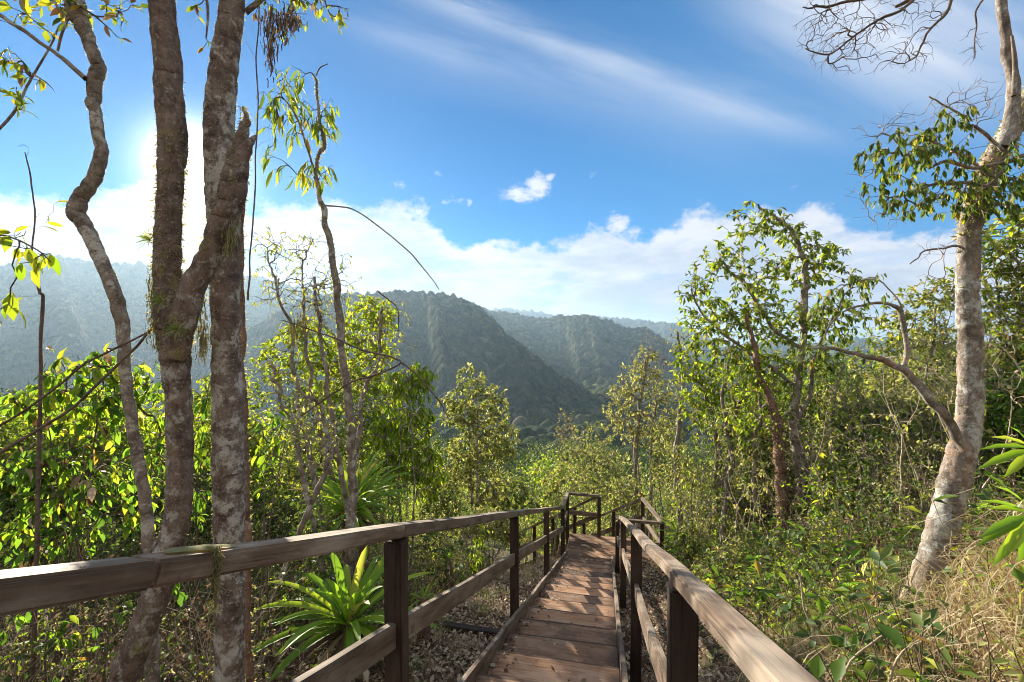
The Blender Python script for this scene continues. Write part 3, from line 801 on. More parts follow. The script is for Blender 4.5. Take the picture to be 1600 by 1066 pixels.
def stem_path(base, tip, r0, r1, lean=.1, n=14, seed=0, wig=.03):
    g = np.random.default_rng(seed); base = np.asarray(base, float); tip = np.asarray(tip, float); L = np.linalg.norm(tip - base)
    f = np.linspace(0, 1, n)[:, None]; mid = (base + tip) / 2 + g.normal(0, lean * L, 3) * (1, 1, .2)
    q = (1 - f) ** 2 * base + 2 * f * (1 - f) * mid + f ** 2 * tip + np.cumsum(g.normal(0, wig * L / n ** .5 / 2, (n, 3)), 0) * np.sin(f * np.pi)
    return q, np.linspace(r0, r1, n)
def copy_thing(src, name, loc, rz_=0, sc_=1.0, label=None, group=None):
    c = src.copy(); C.objects.link(c); c.location = tuple(map(float, loc)); c.rotation_euler = (0, 0, rz_)
    c.scale = (sc_,) * 3 if not isinstance(sc_, tuple) else sc_
    if label: c['label'] = label
    if group: c['group'] = group
    for ch in [o for o in bpy.data.objects if o.parent == src]:
        k = ch.copy(); C.objects.link(k); k.parent = c
    return c
# ------------------------------------------------------------------ trees beside the railing (uphill side)
# twisting grey trunk
t = Plant(11)
p, r = limb([(240, 1120, 26), (238, 1000, 24), (234, 900, 23), (231, 840, 22), (227, 780, 21), (216, 720, 21), (205, 650, 21), (197, 590, 20), (193, 545, 22), (190, 500, 25), (180, 460, 26), (163, 420, 26), (148, 385, 27), (133, 355, 28), (117, 332, 33),
             (124, 315, 30), (138, 293, 27), (150, 270, 26), (157, 245, 24), (156, 215, 22), (150, 180, 22), (146, 150, 24), (149, 125, 27), (155, 108, 26), (149, 90, 24), (138, 65, 25), (127, 38, 30), (118, 10, 38), (108, -30, 34), (95, -90, 30)], 3.0, 330, .003, 1)
t.trunk(*plunge(p, r), sides=32, rough=.022, graft=False)
q, rr_b = limb([(134, 122, 11), (112, 104, 10), (88, 84, 8), (60, 66, 8), (30, 44, 9), (0, 24, 9), (-40, 6, 9)], 2.95, 30, .004, 2)
t.trunk(q, rr_b, .2, 8)
q, rr_b = limb([(90, 80, 5), (96, 55, 5), (104, 30, 5), (88, 8, 6), (75, -20, 7)], 2.95, 16); t.trunk(q, rr_b, .2, 6)
q, rr_b = limb([(-30, 230, 5), (20, 178, 6), (45, 130, 5), (80, 70, 4), (92, 40, 3)], 3.05, 16); t.trunk(q, rr_b, .2, 6)
t.grow(t.blob([(15, 95, 2.9, 40, 22), (20, 150, 3, 36, 20), (25, 20, 2.9, 50, 26), (90, 10, 3, 60, 30), (190, 30, 3, 40, 40), (45, 120, 2.9, 22, 18)], 70), .07, .25)
t.fuzz(0, 1800, .012)
t.make('tree', 'thin grey tree with a twisting kinked trunk, first beyond the handrail', 'tree', None, 'bark_pale', 'twig_dark', [('leaf_yellow', .45), ('leaf_mid', .35), ('leaf_dead', .2)], 4, .085, .032, .5, .0018, .012, .5, .7, False)

# forked mossy tree
t = Plant(12); D2 = 2.5
p, r = limb([(178, 1130, 60), (195, 1060, 60), (216, 1000, 56), (238, 945, 54), (254, 900, 52), (264, 860, 52), (276, 810, 48), (281, 760, 47), (281, 700, 47), (279, 640, 47), (276, 590, 50), (273, 550, 54), (272, 515, 64), (270, 480, 66), (264, 450, 54), (261, 410, 49), (262, 370, 48), (265, 320, 46),
             (268, 270, 47), (270, 225, 52), (267, 180, 53), (264, 140, 50), (262, 95, 50), (257, 50, 48), (253, 0, 47), (248, -60, 44), (240, -130, 40)], D2, 380, .002, 3); r = r * .93
t.trunk(*plunge(p, r), sides=40, rough=.022, graft=False)
q, rr_b = limb([(276, 560, 34), (286, 505, 44), (296, 465, 46), (312, 430, 42), (330, 392, 41), (345, 355, 44), (358, 320, 46), (366, 285, 44), (370, 255, 38), (375, 232, 28), (380, 208, 20), (385, 188, 11), (382, 166, 2)], 2.44, 130, .003, 4)
t.trunk(q, rr_b, .3, 32, .028)
q, rr_b = limb([(368, 262, 34), (380, 240, 26), (390, 224, 16), (400, 211, 3)], 2.42, 14); t.trunk(q, rr_b, .9, 10, .1, False)
t.fuzz(0, 1500, .011); t.fuzz(0, 1300, .028, 'moss', .45, .75, .2, .8); t.fuzz(1, 900, .02, 'moss', 0, 1, .25); t.fuzz(0, 1800, .012, 'leaf_dead')
FORK = t
# moss wisps and air plants in the fork
def wisps(name, label, cat, centers, n, Lm, seed, mat='moss', parent=None, wd=.004):
    g = np.random.default_rng(seed); ge = Geo()
    o = P(*centers[0][:3])
    for k in range(n):
        c = centers[g.integers(len(centers))]
        p0 = P(c[0] + g.normal(0, c[3]), c[1] + g.normal(0, c[4]), c[2] + g.normal(0, .02)); L_ = Lm * g.uniform(.3, 1.2); m_ = 6
        q = p0 + np.cumsum(np.vstack([np.zeros((1, 3)), g.normal(0, .25, (m_ - 1, 3)) * L_ / m_ + np.array((0, 0, -L_ / m_))]), 0)
        tube(ge, q, wd * .5 * g.uniform(.5, 1.3), 3, 0, 0, False)
    return ge, o
ge, o = wisps('moss', '', '', [(316, 500, 2.48, 5, 26), (318, 535, 2.48, 5, 14), (236, 470, 2.46, 4, 26), (243, 510, 2.46, 3, 16)], 420, .05, 5)
FORK.extra.append((M['moss'], ge.arrays()))
froot = FORK.make('tree', 'forked mossy trunk whose second limb ends in a broken splintered stub', 'tree', None, 'bark_mossy')
ge, o = wisps('moss', '', '', [(362, 366, 2.40, 6, 14), (358, 376, 2.40, 6, 12)], 190, .055, 6)
tube(ge, limb([(372, 335, 1), (366, 352, 1), (359, 372, 1), (354, 398, 1)], 2.40, 12)[0], .0015, 4)
mo = ge.build('hanging_moss', M['moss'], None, True, o); mo.location = tuple(o)
tagp(mo, 'pale hanging moss dangling from the leaning limb over the straight trunk', 'moss', 'hanging moss')
ge, o = wisps('moss', '', '', [(300, 905, 2.35, 3, 9), (298, 888, 2.3, 3, 4)], 40, .05, 8, wd=.003)
# air plants: small rosettes
def rosette(geo, c, n, L, Wd, g, tilt=(0, 0, 1), spread=(15, 85), curve=.9, seg=7, keel=.25):
    ax = norm(np.array(tilt, float)); a = norm(np.cross(ax, (0.3, 1, .2))); b = np.cross(ax, a)
    for k in range(n):
        f = k / max(1, n - 1); ph = k * 2.39996 + g.normal(0, .15); el_ = R(spread[0] + (spread[1] - spread[0]) * f ** .8 + g.normal(0, 6))
        ho = np.cos(ph) * a + np.sin(ph) * b
        d = ax * math.cos(el_) + ho * math.sin(el_); l = L * g.uniform(.7, 1.1) * (.75 + .35 * math.sin(f * 3.0)); w_ = Wd * g.uniform(.8, 1.15)
        pts = [c + ho * L * .03]; dd = d.copy()
        side = norm(np.cross(ax, ho))
        for q in range(seg):
            pts.append(pts[-1] + dd * l / seg); dd = norm(dd + np.array((0, 0, -1.0)) * curve / seg * (.3 + 1.2 * q / seg) + ho * .04)
        pts = np.array(pts); tw = np.interp(np.linspace(0, 1, seg + 1), [0, .12, .6, .88, 1], [.55, .8, 1, .72, .06]) * w_ / 2
        tn = norm(np.gradient(pts, axis=0)); nn = norm(np.cross(side[None], tn)); nn = np.where(nn[:, 2:3] < 0, -nn, nn)
        V = np.stack([pts + side * tw[:, None] + nn * tw[:, None] * keel * 2, pts, pts - side * tw[:, None] + nn * tw[:, None] * keel * 2], 1).reshape(-1, 3)
        i = np.arange(seg)[:, None] * 3
        geo.add(V, np.concatenate([i + np.array(x) for x in ([0, 1, 4, 3], [1, 2, 5, 4])]))
g = np.random.default_rng(4)
for (px_, py_, d_, sz, lab) in ((252, 472, 2.38, .07, 'spiky air plant low in the fork of the mossy tree'), (235, 375, 2.47, .085, 'spiky air plant on the upright limb, above the fork'), (278, 515, 2.36, .07, 'spiky air plant on the bark just under the fork')):
    ge = Geo(); o = P(px_, py_, d_); rosette(ge, np.zeros(3), 16, sz, .007, g, (-.3 if px_ < 250 else .05, -1, .35), (10, 80), .6)
    a_ = ge.build('air_plant', M['grass_green'], None, True); a_.location = tuple(o); tagp(a_, lab, 'plant', 'air plants on the forked tree')

# straight lichened trunk
t = Plant(13)
p, r = limb([(362, 1130, 52), (359, 1060, 52), (359, 980, 52), (359, 900, 53), (358, 850, 53), (358, 780, 56), (357, 720, 57), (356, 640, 54), (354, 560, 51), (353, 480, 51), (352, 400, 54), (349, 330, 58), (345, 260, 58), (343, 200, 54), (345, 150, 52), (352, 90, 48), (360, 30, 44), (364, -30, 42), (366, -90, 40)], 2.72, 380, .002, 6); r = r * .94
t.trunk(*plunge(p, r), sides=40, rough=.018, graft=False)
q, rr_b = limb([(384, 20, 10), (420, -10, 8), (460, -30, 6), (520, -40, 4)], 2.75, 14); t.trunk(q, rr_b, .3, 6)
q, rr_b = limb([(300, -60, 8), (318, -20, 6), (325, 20, 5), (322, 60, 3)], 2.75, 14); t.trunk(q, rr_b, .3, 6)
t.grow(t.blob([(430, 15, 2.8, 40, 22), (480, 10, 2.8, 40, 30), (520, 20, 2.8, 34, 22), (440, 50, 2.8, 22, 18), (320, 75, 2.8, 16, 14), (312, 15, 2.8, 16, 14)], 60), .06, .3)
t.fuzz(0, 3200, .012); t.fuzz(0, 1600, .010, 'leaf_dead')
t.make('tree', 'straight stout trunk blotched with pale lichen, behind the leaning limb', 'tree', None, 'bark_grey', 'twig_dark', [('leaf_mid', .5), ('leaf_yellow', .3), ('leaf_dead', .2)], 4, .05, .018, .4, .0016, .01, .5, .6, False)
ge, o = wisps('moss', '', '', [(424, 35, 2.7, 8, 20), (424, 75, 2.7, 4, 18), (440, 26, 2.7, 15, 9), (455, 32, 2.7, 10, 8)], 400, .06, 9, wd=.006)
tube(ge, limb([(480, 22, 1), (450, 22, 1), (430, 30, 1), (424, 70, 1), (424, 118, 1)], 2.70, 20)[0], .002, 4)
mo = ge.build('hanging_moss', M['leaf_dead'], None, True, o); mo.location = tuple(o)
tagp(mo, 'brown tassel of dry moss hanging against the blue sky beside the straight trunk', 'moss', 'hanging moss')
# thin companion trunk
t = Plant(14)
p, r = limb([(392, 1080, 13), (388, 960, 13), (386, 850, 14), (382, 740, 14), (381, 640, 13), (379, 540, 13), (377, 430, 14), (376, 340, 13), (374, 290, 9), (371, 272, 3)], 2.95, 80, .006, 7)
t.trunk(*plunge(p, r), sides=10, rough=.1, graft=False)
t.fuzz(0, 1200, .02)
t.make('tree', 'thin dark stem pressed close behind the straight lichened trunk', 'tree', None, 'bark_red')
# thin vine-like stems
for k, (pts, D_v, lab) in enumerate([
    ([(386, 470, 4), (392, 400, 3), (398, 300, 3), (402, 200, 2.5), (400, 100, 2.5), (404, 0, 2.5), (404, -40, 2)], 3.4, 'thin bare vertical vine against the sky beside the straight trunk'),
    ([(62, 620, 8), (64, 545, 7), (68, 470, 7), (64, 455, 6), (52, 400, 4), (52, 330, 3), (48, 275, 3), (38, 238, 2)], 3.1, 'slender bare upright stem beside the twisting trunk'),
    ([(-20, 672, 6), (60, 628, 5), (130, 570, 5), (200, 535, 4), (250, 512, 3)], 2.75, 'long thin leaning stem crossing the broad leaves, upper of two'),
    ([(-20, 722, 7), (70, 665, 6), (130, 620, 6), (200, 555, 5), (240, 512, 4), (262, 500, 3)], 2.7, 'long thin leaning stem crossing the broad leaves, lower of two'),
    ([(508, 322, 3), (545, 326, 2.6), (590, 352, 2.4), (640, 395, 2.2), (672, 432, 1.8), (686, 453, 1.6)], 5.0, 'long bare stem arching out over the valley against the clouds'),
    ([(590, 455, 2), (606, 468, 2.4), (622, 484, 2), (622, 520, 1.6)], 6.5, 'short hooked bare twig in front of the dark hill'),
    ([(470, 650, 3), (545, 600, 3), (590, 585, 4), (626, 565, 3), (570, 548, 3), (500, 520, 3), (440, 500, 2)], 4.6, 'dark bowed stem crossing the thicket of bare saplings'),
    ([(626, 565, 3), (650, 585, 2.6), (672, 610, 2.4), (690, 632, 2), (700, 652, 1.6)], 4.6, 'thin bowed twig hanging towards the pale bushy tree'),
]):
    ge = Geo(); p, r = limb(pts, D_v, None, .004, 30 + k)
    if pts[0][1] > 600 and k != 6: p, r = plunge(p, r)
    g = np.random.default_rng(60 + k)
    tube(ge, p, np.maximum(r, .0018), 6, .08, k)
    tw = Plant(90 + k); tw.trunk(p, r, .2, 4)
    n_ = 14 if k < 4 else 5
    idx = g.integers(len(p) // 3, len(p), n_); tw.grow(p[idx] + rand_dir(n_, g) * g.uniform(.04, .18 if k < 5 else .08, (n_, 1)), .04, .2); tw.trunks = []
    for (ids, q, tn) in tw.lines: tube(ge, q, np.linspace(.0016, .0008, len(q)), 3, 0, 0, False)
    parts = [(M['twig_dark' if k != 4 else 'twig'], ge.arrays())]
    if k == 1:
        pl, dl = tw.leafpts(1.2, .5); ge = Geo(); leaves(ge, pl, norm(dl + (0, 0, -.8)), rand_dir(len(pl), g, 1), .09, .032); parts.append((M['leaf_yellow'], ge.arrays()))
    o = build_multi('bare_stem', parts, None, p[0]); o.location = tuple(p[0]); tagp(o, lab, 'stem', 'thin bare stems')

# yellow-green drooping leaves reaching in at the edge
t = Plant(15); q, rr_b = limb([(-120, 480, 8), (-60, 420, 6), (-10, 372, 5), (20, 372, 4), (60, 392, 3), (80, 410, 2)], 2.4, 24); t.trunk(q, rr_b, .3, 6)
t.grow(t.blob([(10, 370, 2.4, 40, 26), (40, 400, 2.4, 38, 26), (4, 490, 2.4, 26, 22), (55, 412, 2.4, 20, 14)], 26), .07, .2)
t.make('sapling', 'spray of large yellow-green leaves reaching in above the hazy hillside', 'sapling', None, 'twig_dark', 'twig_dark', [('leaf_yellow', .5), ('leaf_bright', .5)], 1.6, .11, .045, .5, .0018, .01, .9, .5, False, droop=.35)

# broad-leaved shrubs, backlit
def shrub(label, bases, blobs, n, seed, leaf=[('leaf_big', .6), ('leaf_mid', .18), ('leaf_bright', .12), ('leaf_dead', .10)], L=.095, Wd=.043, per=2.7, hang=.75, twig='twig_dark', cat='shrub', name='shrub', group=None, simple=False, seg=.1, tip=.002, curl=.2, out=.6, r0=.012, lstart=.3, droop=.35, foliage='foliage'):
    t = Plant(seed); tg = t.blob(blobs, n); g = t.g
    c = np.array([P(*b[:3]) for b in blobs])
    for (bx, bd) in bases:
        b0 = gp_(bx, bd, -.12); j = np.argmin(np.abs(c[:, 0] - b0[0]) + g.random(len(c)) * .4)
        p, r = stem_path(b0, c[j] + g.normal(0, .08, 3), r0, r0 * .35, .06, 16, seed + int(bx)); t.trunk(p, r, .15, 6, .06)
    t.grow(tg, seg, curl)
    return t.make(name, label, cat, group, twig, twig, leaf, per, L, Wd, lstart, tip, .02, hang, out, simple, 3, foliage=foliage, droop=droop)
SG = 'broad-leaved shrubs under the trunks'
shrub('backlit broad-leaved shrub between the edge and the twisting trunk, top leaves glowing', [(60, 3.9), (120, 4.1), (160, 3.9)], [(120, 580, 3.9, 50, 34), (170, 575, 4, 50, 36), (60, 620, 3.8, 50, 36), (130, 640, 3.9, 70, 40), (180, 640, 3.9, 40, 50)], 340, 21, [('leaf_big', .55), ('leaf_bright', .3), ('leaf_olive', .1), ('leaf_dead', .05)], .11, .052, group=SG)
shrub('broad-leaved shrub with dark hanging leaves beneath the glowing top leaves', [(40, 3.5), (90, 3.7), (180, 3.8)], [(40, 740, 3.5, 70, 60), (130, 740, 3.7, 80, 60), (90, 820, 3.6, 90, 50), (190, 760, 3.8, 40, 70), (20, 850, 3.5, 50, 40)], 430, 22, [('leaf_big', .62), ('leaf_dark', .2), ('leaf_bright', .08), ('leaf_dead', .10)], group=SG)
shrub('broad-leaved shrub seen between the twisting trunk and the forked trunk', [(235, 4.0), (260, 4.2)], [(232, 590, 4.1, 30, 36), (240, 640, 4.1, 32, 50), (246, 720, 4.1, 26, 50), (225, 780, 4.1, 40, 40)], 150, 23, [('leaf_big', .55), ('leaf_bright', .45)], group=SG)
shrub('broad-leaved shrub showing between the forked trunk and the straight trunk', [(320, 4.3)], [(320, 690, 4.3, 18, 60), (318, 620, 4.3, 14, 30), (322, 780, 4.3, 22, 50)], 70, 24, [('leaf_big', .5), ('leaf_bright', .5)], group=SG)
shrub('broad-leaved shrub with hanging leaves just past the straight trunk', [(415, 4.0), (430, 4.1)], [(412, 700, 4.0, 20, 34), (425, 660, 4.1, 26, 40), (405, 750, 4.0, 16, 30)], 46, 25, [('leaf_big', .6), ('leaf_bright', .4)], group=SG)
shrub('low broad-leaved shrub under the handrail beside the leaning foot of the forked tree', [(95, 3.3), (160, 3.2)], [(90, 975, 3.2, 40, 26), (165, 975, 3.1, 24, 22), (275, 930, 3.2, 16, 26), (20, 960, 3.3, 30, 30)], 36, 26, 'leaf_big', group=SG)

# tall thin lichened tree with lance leaves
t = Plant(16)
p, r = limb([(552, 800, 16), (550, 740, 15), (549, 690, 14), (543, 620, 14), (536, 560, 13), (530, 500, 12), (524, 430, 11), (514, 370, 10), (505, 330, 9), (500, 300, 7), (494, 262, 6), (500, 240, 6), (508, 225, 6), (503, 190, 5), (496, 150, 4), (492, 118, 3)], 5.3, 120, .008, 8)
t.trunk(*plunge(p, r), start=.55, sides=10, rough=.12)
q, rr_b = limb([(498, 300, 5), (490, 265, 4), (478, 225, 4), (462, 180, 3), (440, 150, 2)], 5.3, 20); t.trunk(q, rr_b, .2, 6)
q, rr_b = limb([(494, 118, 3), (500, 106, 2.4), (512, 100, 2)], 5.3, 6); t.trunk(q, rr_b, .2, 4)
t.grow(t.blob([(440, 150, 5.3, 34, 26), (470, 190, 5.3, 40, 34), (430, 180, 5.3, 26, 26), (505, 180, 5.3, 28, 36), (500, 265, 5.3, 24, 24), (475, 270, 5.3, 26, 18), (520, 170, 5.3, 14, 20), (425, 230, 5.3, 22, 40), (455, 120, 5.3, 26, 20)], 170), .1, .25)
t.fuzz(0, 2500, .022)
t.make('tree', 'tall thin lichened tree with lance-shaped leaves only near its top', 'tree', None, 'bark_pale', 'twig_dark', [('leaf_mid', .6), ('leaf_yellow', .4)], 2.2, .19, .035, .5, .0022, .012, 1.1, .55, False, droop=.3)

# bare lichened saplings in the thicket
BS = 'bare saplings between the straight trunk and the thin tree'
bare = [
    (470, 5.6, [(478, 690), (462, 600), (452, 520), (430, 440), (418, 400)], [(440, 440, 5.6, 50, 60), (420, 380, 5.6, 40, 30)], 180, 'bare sapling forking towards the sky, closest to the straight trunk'),
    (500, 6.2, [(505, 700), (490, 620), (478, 540), (475, 470), (470, 420)], [(480, 450, 6.2, 50, 60), (470, 380, 6.2, 60, 24)], 220, 'bare sapling with a wide tangle of twigs in front of the clouds'),
    (520, 5.4, [(528, 700), (512, 600), (500, 500), (492, 430)], [(500, 470, 5.4, 36, 60), (530, 430, 5.4, 40, 40)], 160, 'bare grey sapling leaning against the thin lichened tree'),
    (440, 5.0, [(470, 720), (450, 650), (432, 590), (420, 560)], [(430, 600, 5.0, 50, 50), (470, 640, 5, 60, 50)], 180, 'low bare sapling crossing behind the hanging broad leaves'),
    (575, 6.4, [(560, 700), (565, 620), (590, 560), (600, 480)], [(600, 520, 6.4, 60, 60), (560, 600, 6.4, 60, 60)], 220, 'bare sapling in front of the bright yellow-green tree'),
    (500, 4.7, [(500, 760), (520, 690), (500, 640), (470, 600)], [(490, 680, 4.7, 60, 50)], 180, 'short bare sapling standing over the upper bromeliad'),
]
for k, (bx, bd, tr, bl, n_, lab) in enumerate(bare):
    t = Plant(100 + k); pts = [(a[0], a[1], 9 - i * 1.6) for i, a in enumerate(tr)]
    p, r = limb(pts, bd, 30, .02, k); t.trunk(*plunge(p, r), start=.3, sides=7, rough=.1)
    t.grow(t.blob(bl, n_), .1, .32)
    t.make('sapling', lab, 'sapling', BS, 'bark_pale', 'twig', [('leaf_yellow', .5), ('leaf_olive', .5)], 1.5, .06, .022, .5, .0019, .012, .5, .7, True)
ge, o = wisps('moss', '', '', [(464, 515, 4.95, 9, 10), (470, 505, 4.95, 6, 8)], 130, .10, 19, wd=.008)
mo = ge.build('hanging_moss', M['moss'], None, True, o); mo.location = tuple(o); tagp(mo, 'yellowish moss tufts hanging in the twigs of the bare saplings', 'moss', 'hanging moss')

# bromeliads
def bromeliad(label, px_, py_, D_, size, n, wd, seed, mound=.15):
    g = np.random.default_rng(seed); c = P(px_, py_, D_); root = empty('bromeliad', c, label, 'bromeliad', 'bromeliads beside the steps')
    ge = Geo(); rosette(ge, np.zeros(3), n, size, wd, g, (.05, -.15, 1), (6, 88), 1.0, 9); ge.build('leaf_rosette', M['bromeliad'], root, True)
    ge = Geo(); rosette(ge, np.array((0, 0, -.06)), int(n * .5), size * .75, wd * .8, g, (0, 0, 1), (85, 125), 1.6, 7); ge.build('dead_leaves', M['leaf_dead'], root, True)
    zg = gz(c[0], c[1])
    if c[2] - zg > .1:
        ge = Geo(); q, r = stem_path((c[0], c[1] + .05, zg - .2), c + (0, 0, .02), .09, .06, .04, 12, seed); tube(ge, q, r, 10, .15, seed); ge.build('stump', M['bark_red'], root, True, c)
    return root
bromeliad('large bright green bromeliad with broad strap leaves close behind the first post', 545, 975, 4.3, .85, 40, .075, 1)
bromeliad('yellow-green bromeliad perched high above the handrail on a stump', 548, 800, 6.0, .82, 60, .052, 2)
bromeliad('second head of narrow leaves crowded behind the high bromeliad', 560, 772, 6.5, .7, 50, .045, 3)
bromeliad('tiny bromeliad in the leaf litter between the first two posts', 662, 938, 5.2, .20, 18, .024, 4)
bromeliad('small green bromeliad beyond the side platform rail', 1062, 838, 10.5, .62, 30, .05, 5)
bromeliad('small upright bromeliad in the thicket beside the second post', 700, 875, 7.5, .35, 16, .035, 6)
for k, (px_, py_, D_, s_, lab) in enumerate([(752, 850, 9.0, .42, 'bright green leafy plant in front of the pond side thicket'), (742, 880, 8.4, .3, 'low bright green plant at the edge of the leaf litter')]):
    shrub(lab, [(px_, D_)], [(px_, py_ - 10, D_, 14, 26)], 30, 300 + k, 'leaf_bright', .10, .045, 3, name='plant', cat='plant', foliage='leaves')

# dried lichen patch on the handrail
g = np.random.default_rng(91); c0 = W(1.02, -1.065, rz(1.02) + .003); ge = Geo()
n = 26; th = np.linspace(0, 2 * np.pi, n, endpoint=False); rr0 = 1 + .22 * np.sin(2 * th + 1) + .15 * np.sin(5 * th)
tp = np.array([(hx, hy, -SL)]); cx = np.array([(.979, -.203, 0)])
ring = (np.cos(th)[:, None] * tp * .085 + np.sin(th)[:, None] * cx * .040) * rr0[:, None]
V = np.vstack([ring, ring * .75 + (0, 0, .004), ring * .3 + (0, 0, .0055), [[0, 0, .005]]]); i = np.arange(n); j = (i + 1) % n
ge.add(V, np.concatenate([np.stack([i + a * n, j + a * n, j + (a + 1) * n, i + (a + 1) * n], -1) for a in (0, 1)]), np.stack([i + 2 * n, j + 2 * n, np.full(n, 3 * n)], -1))
e_ = cx[0] * .05 + (0, 0, -.002); pth = np.array([e_ * .5 + (0, 0, .006), e_ + (0, 0, .002), e_ * 1.05 + (0, 0, -.03), e_ * 1.0 + (0, 0, -.07), e_ * 1.05 + (0, 0, -.15)]); tube(ge, smooth_path(pth, 16), .004, 5, .2, 1)
for q in range(140):
    b0 = smooth_path(pth, 16)[g.integers(4, 16)]; tube(ge, np.array([b0, b0 + g.normal(0, .008, 3), b0 + g.normal(0, .012, 3) - (0, 0, .02)]), .0008, 3, 0, 0, False)
o = ge.build('lichen', M['moss'], None, True); o.location = tuple(c0)
tagp(o, 'dried tan lichen patch spilling over the handrail before the forked tree', 'lichen')
# ------------------------------------------------------------------ trees on the bank side
# big patchy trunk
t = Plant(31); DR = 3.25
p, r = limb([(1418, 1010, 92), (1428, 975, 80), (1440, 940, 72), (1456, 890, 64), (1470, 840, 60), (1482, 790, 58), (1496, 735, 58), (1508, 690, 55), (1515, 645, 50), (1517, 600, 48), (1516, 550, 46), (1514, 500, 45), (1512, 450, 43), (1513, 400, 43), (1517, 355, 44), (1527, 315, 45), (1540, 280, 44), (1558, 243, 44), (1578, 205, 42), (1600, 165, 38), (1622, 120, 32), (1640, 60, 30), (1660, -40, 26)], DR, 380, .003, 3); r = r * .92
t.trunk(*plunge(p, r), start=.6, sides=44, rough=.020)
q, rr_b = limb([(1566, 232, 34), (1578, 195, 30), (1583, 150, 25), (1580, 110, 22), (1573, 60, 20), (1566, 10, 20), (1560, -50, 18)], DR - .05, 40, .004, 4); t.trunk(q, rr_b, .5, 16, .02)
q, rr_b = limb([(1584, 150, 10), (1586, 100, 9), (1581, 56, 5)], DR - .1, 10); t.trunk(q, rr_b, .9, 8, .06)
# low branch reaching out
lb, lr = limb([(1508, 705, 22), (1497, 680, 21), (1478, 650, 19), (1455, 622, 18), (1430, 595, 17), (1410, 576, 15), (1385, 562, 12), (1355, 556, 10), (1335, 553, 8), (1300, 545, 6), (1262, 548, 4)], DR - .1, 50, .006, 5); t.trunk(lb, lr, .25, 12, .04)
q, rr_b = limb([(1412, 578, 11), (1419, 550, 10), (1416, 520, 10), (1408, 498, 10), (1398, 480, 8), (1370, 474, 5), (1345, 476, 4), (1310, 490, 3), (1290, 520, 2)], DR - .1, 36, .005, 6); t.trunk(q, rr_b, .4, 8, .1)
q, rr_b = limb([(1408, 500, 7), (1404, 470, 4), (1380, 440, 3), (1340, 440, 3), (1312, 445, 2)], DR - .1, 26, .006, 7); t.trunk(q, rr_b, .3, 6, .1)
t.grow(t.blob([(1300, 500, DR - .1, 70, 50), (1340, 450, DR - .1, 60, 30), (1360, 540, DR - .1, 60, 24), (1270, 545, DR - .1, 50, 30)], 95), .06, .3)
nlow = len(t.lines)
# pale crossing branches and leafy clump at the fork
for pts in ([(1620, 235, 9), (1590, 248, 10), (1560, 258, 9), (1520, 262, 8), (1480, 250, 7), (1450, 262, 5)], [(1560, 300, 9), (1520, 285, 8), (1470, 290, 6), (1430, 300, 4), (1390, 312, 3)], [(1545, 270, 8), (1500, 240, 7), (1450, 220, 6), (1410, 225, 4), (1380, 210, 3)],
            [(1565, 235, 9), (1535, 205, 8), (1510, 190, 6), (1480, 165, 4), (1450, 150, 3)], [(1510, 392, 6), (1492, 384, 5), (1465, 388, 4), (1440, 396, 3), (1425, 412, 2.4)]):
    q, rr_b = limb(pts, DR - .12, 26, .006, int(pts[0][0])); t.trunk(q, rr_b, .2, 8, .1)
t.grow(t.blob([(1390, 250, 3.1, 50, 50), (1450, 235, 3.1, 66, 60), (1500, 285, 3.1, 70, 56), (1410, 310, 3.1, 60, 36), (1545, 310, 3.1, 54, 40), (1365, 265, 3.1, 26, 56), (1590, 280, 3.1, 40, 66), (1480, 190, 3.1, 40, 30)], 480), .06, .28)
tw = Plant(131)
for (p_, r_, _s, _r) in t.trunks[1:]: tw.trunk(p_, r_, .3, 4)
tw.grow(tw.blob([(1430, 190, 3.1, 70, 36), (1500, 160, 3.1, 50, 40), (1380, 200, 3.1, 50, 30), (1540, 150, 3.1, 36, 40), (1340, 290, 3.1, 20, 60), (1390, 340, 3.1, 40, 26), (1460, 390, 3.15, 50, 26), (1470, 440, 3.15, 36, 30)], 420), .045, .16, -.1)
ge = Geo()
for (ids, q, tn), r_ in zip(tw.lines, tw.radii(.0008, cap=.006)): tube(ge, q, r_, 3, 0, 0, False)
t.extra = [(M['twig'], ge.arrays())]
t.fuzz(0, 2500, .012, 'leaf_olive'); t.fuzz(0, 900, .03, 'moss', .62, .9)
t.make('tree', 'big leaning trunk patched with white and rust lichen, rooted in the dry grass bank', 'tree', None, 'bark_big', 'twig', [('leaf_dark', .35), ('leaf_mid', .55), ('leaf_yellow', .1)], 6.0, .056, .019, .35, .0014, .012, 1.2, .45, False, droop=.3)
def thin_leaf(root_name, frac): pass
# bare overhead branch
t = Plant(32)
q, rr_b = limb([(1680, -160, 20), (1600, -110, 16), (1530, -70, 14), (1470, -30, 11), (1430, -6, 9), (1400, 10, 6)], 3.3, 30, .005, 1); t.trunk(q, rr_b, .3, 8, .08)
q, rr_b = limb([(1500, -50, 8), (1480, 20, 6), (1450, 50, 5), (1440, 80, 4), (1415, 100, 2)], 3.2, 24, .006, 2); t.trunk(q, rr_b, .2, 6, .08)
q, rr_b = limb([(1580, -100, 8), (1550, -20, 6), (1530, 15, 4), (1528, 50, 3), (1520, 90, 2)], 3.2, 24, .006, 3); t.trunk(q, rr_b, .4, 6, .08)
q, rr_b = limb([(1440, -10, 8), (1400, 20, 6), (1370, 30, 5), (1330, 60, 4), (1290, 85, 3), (1262, 75, 2)], 3.2, 24, .006, 4); t.trunk(q, rr_b, .1, 6, .08)
q, rr_b = limb([(1455, -30, 8), (1380, -12, 6), (1320, 5, 5), (1280, 10, 4), (1255, 12, 2)], 3.2, 24, .006, 5); t.trunk(q, rr_b, .1, 6, .08)
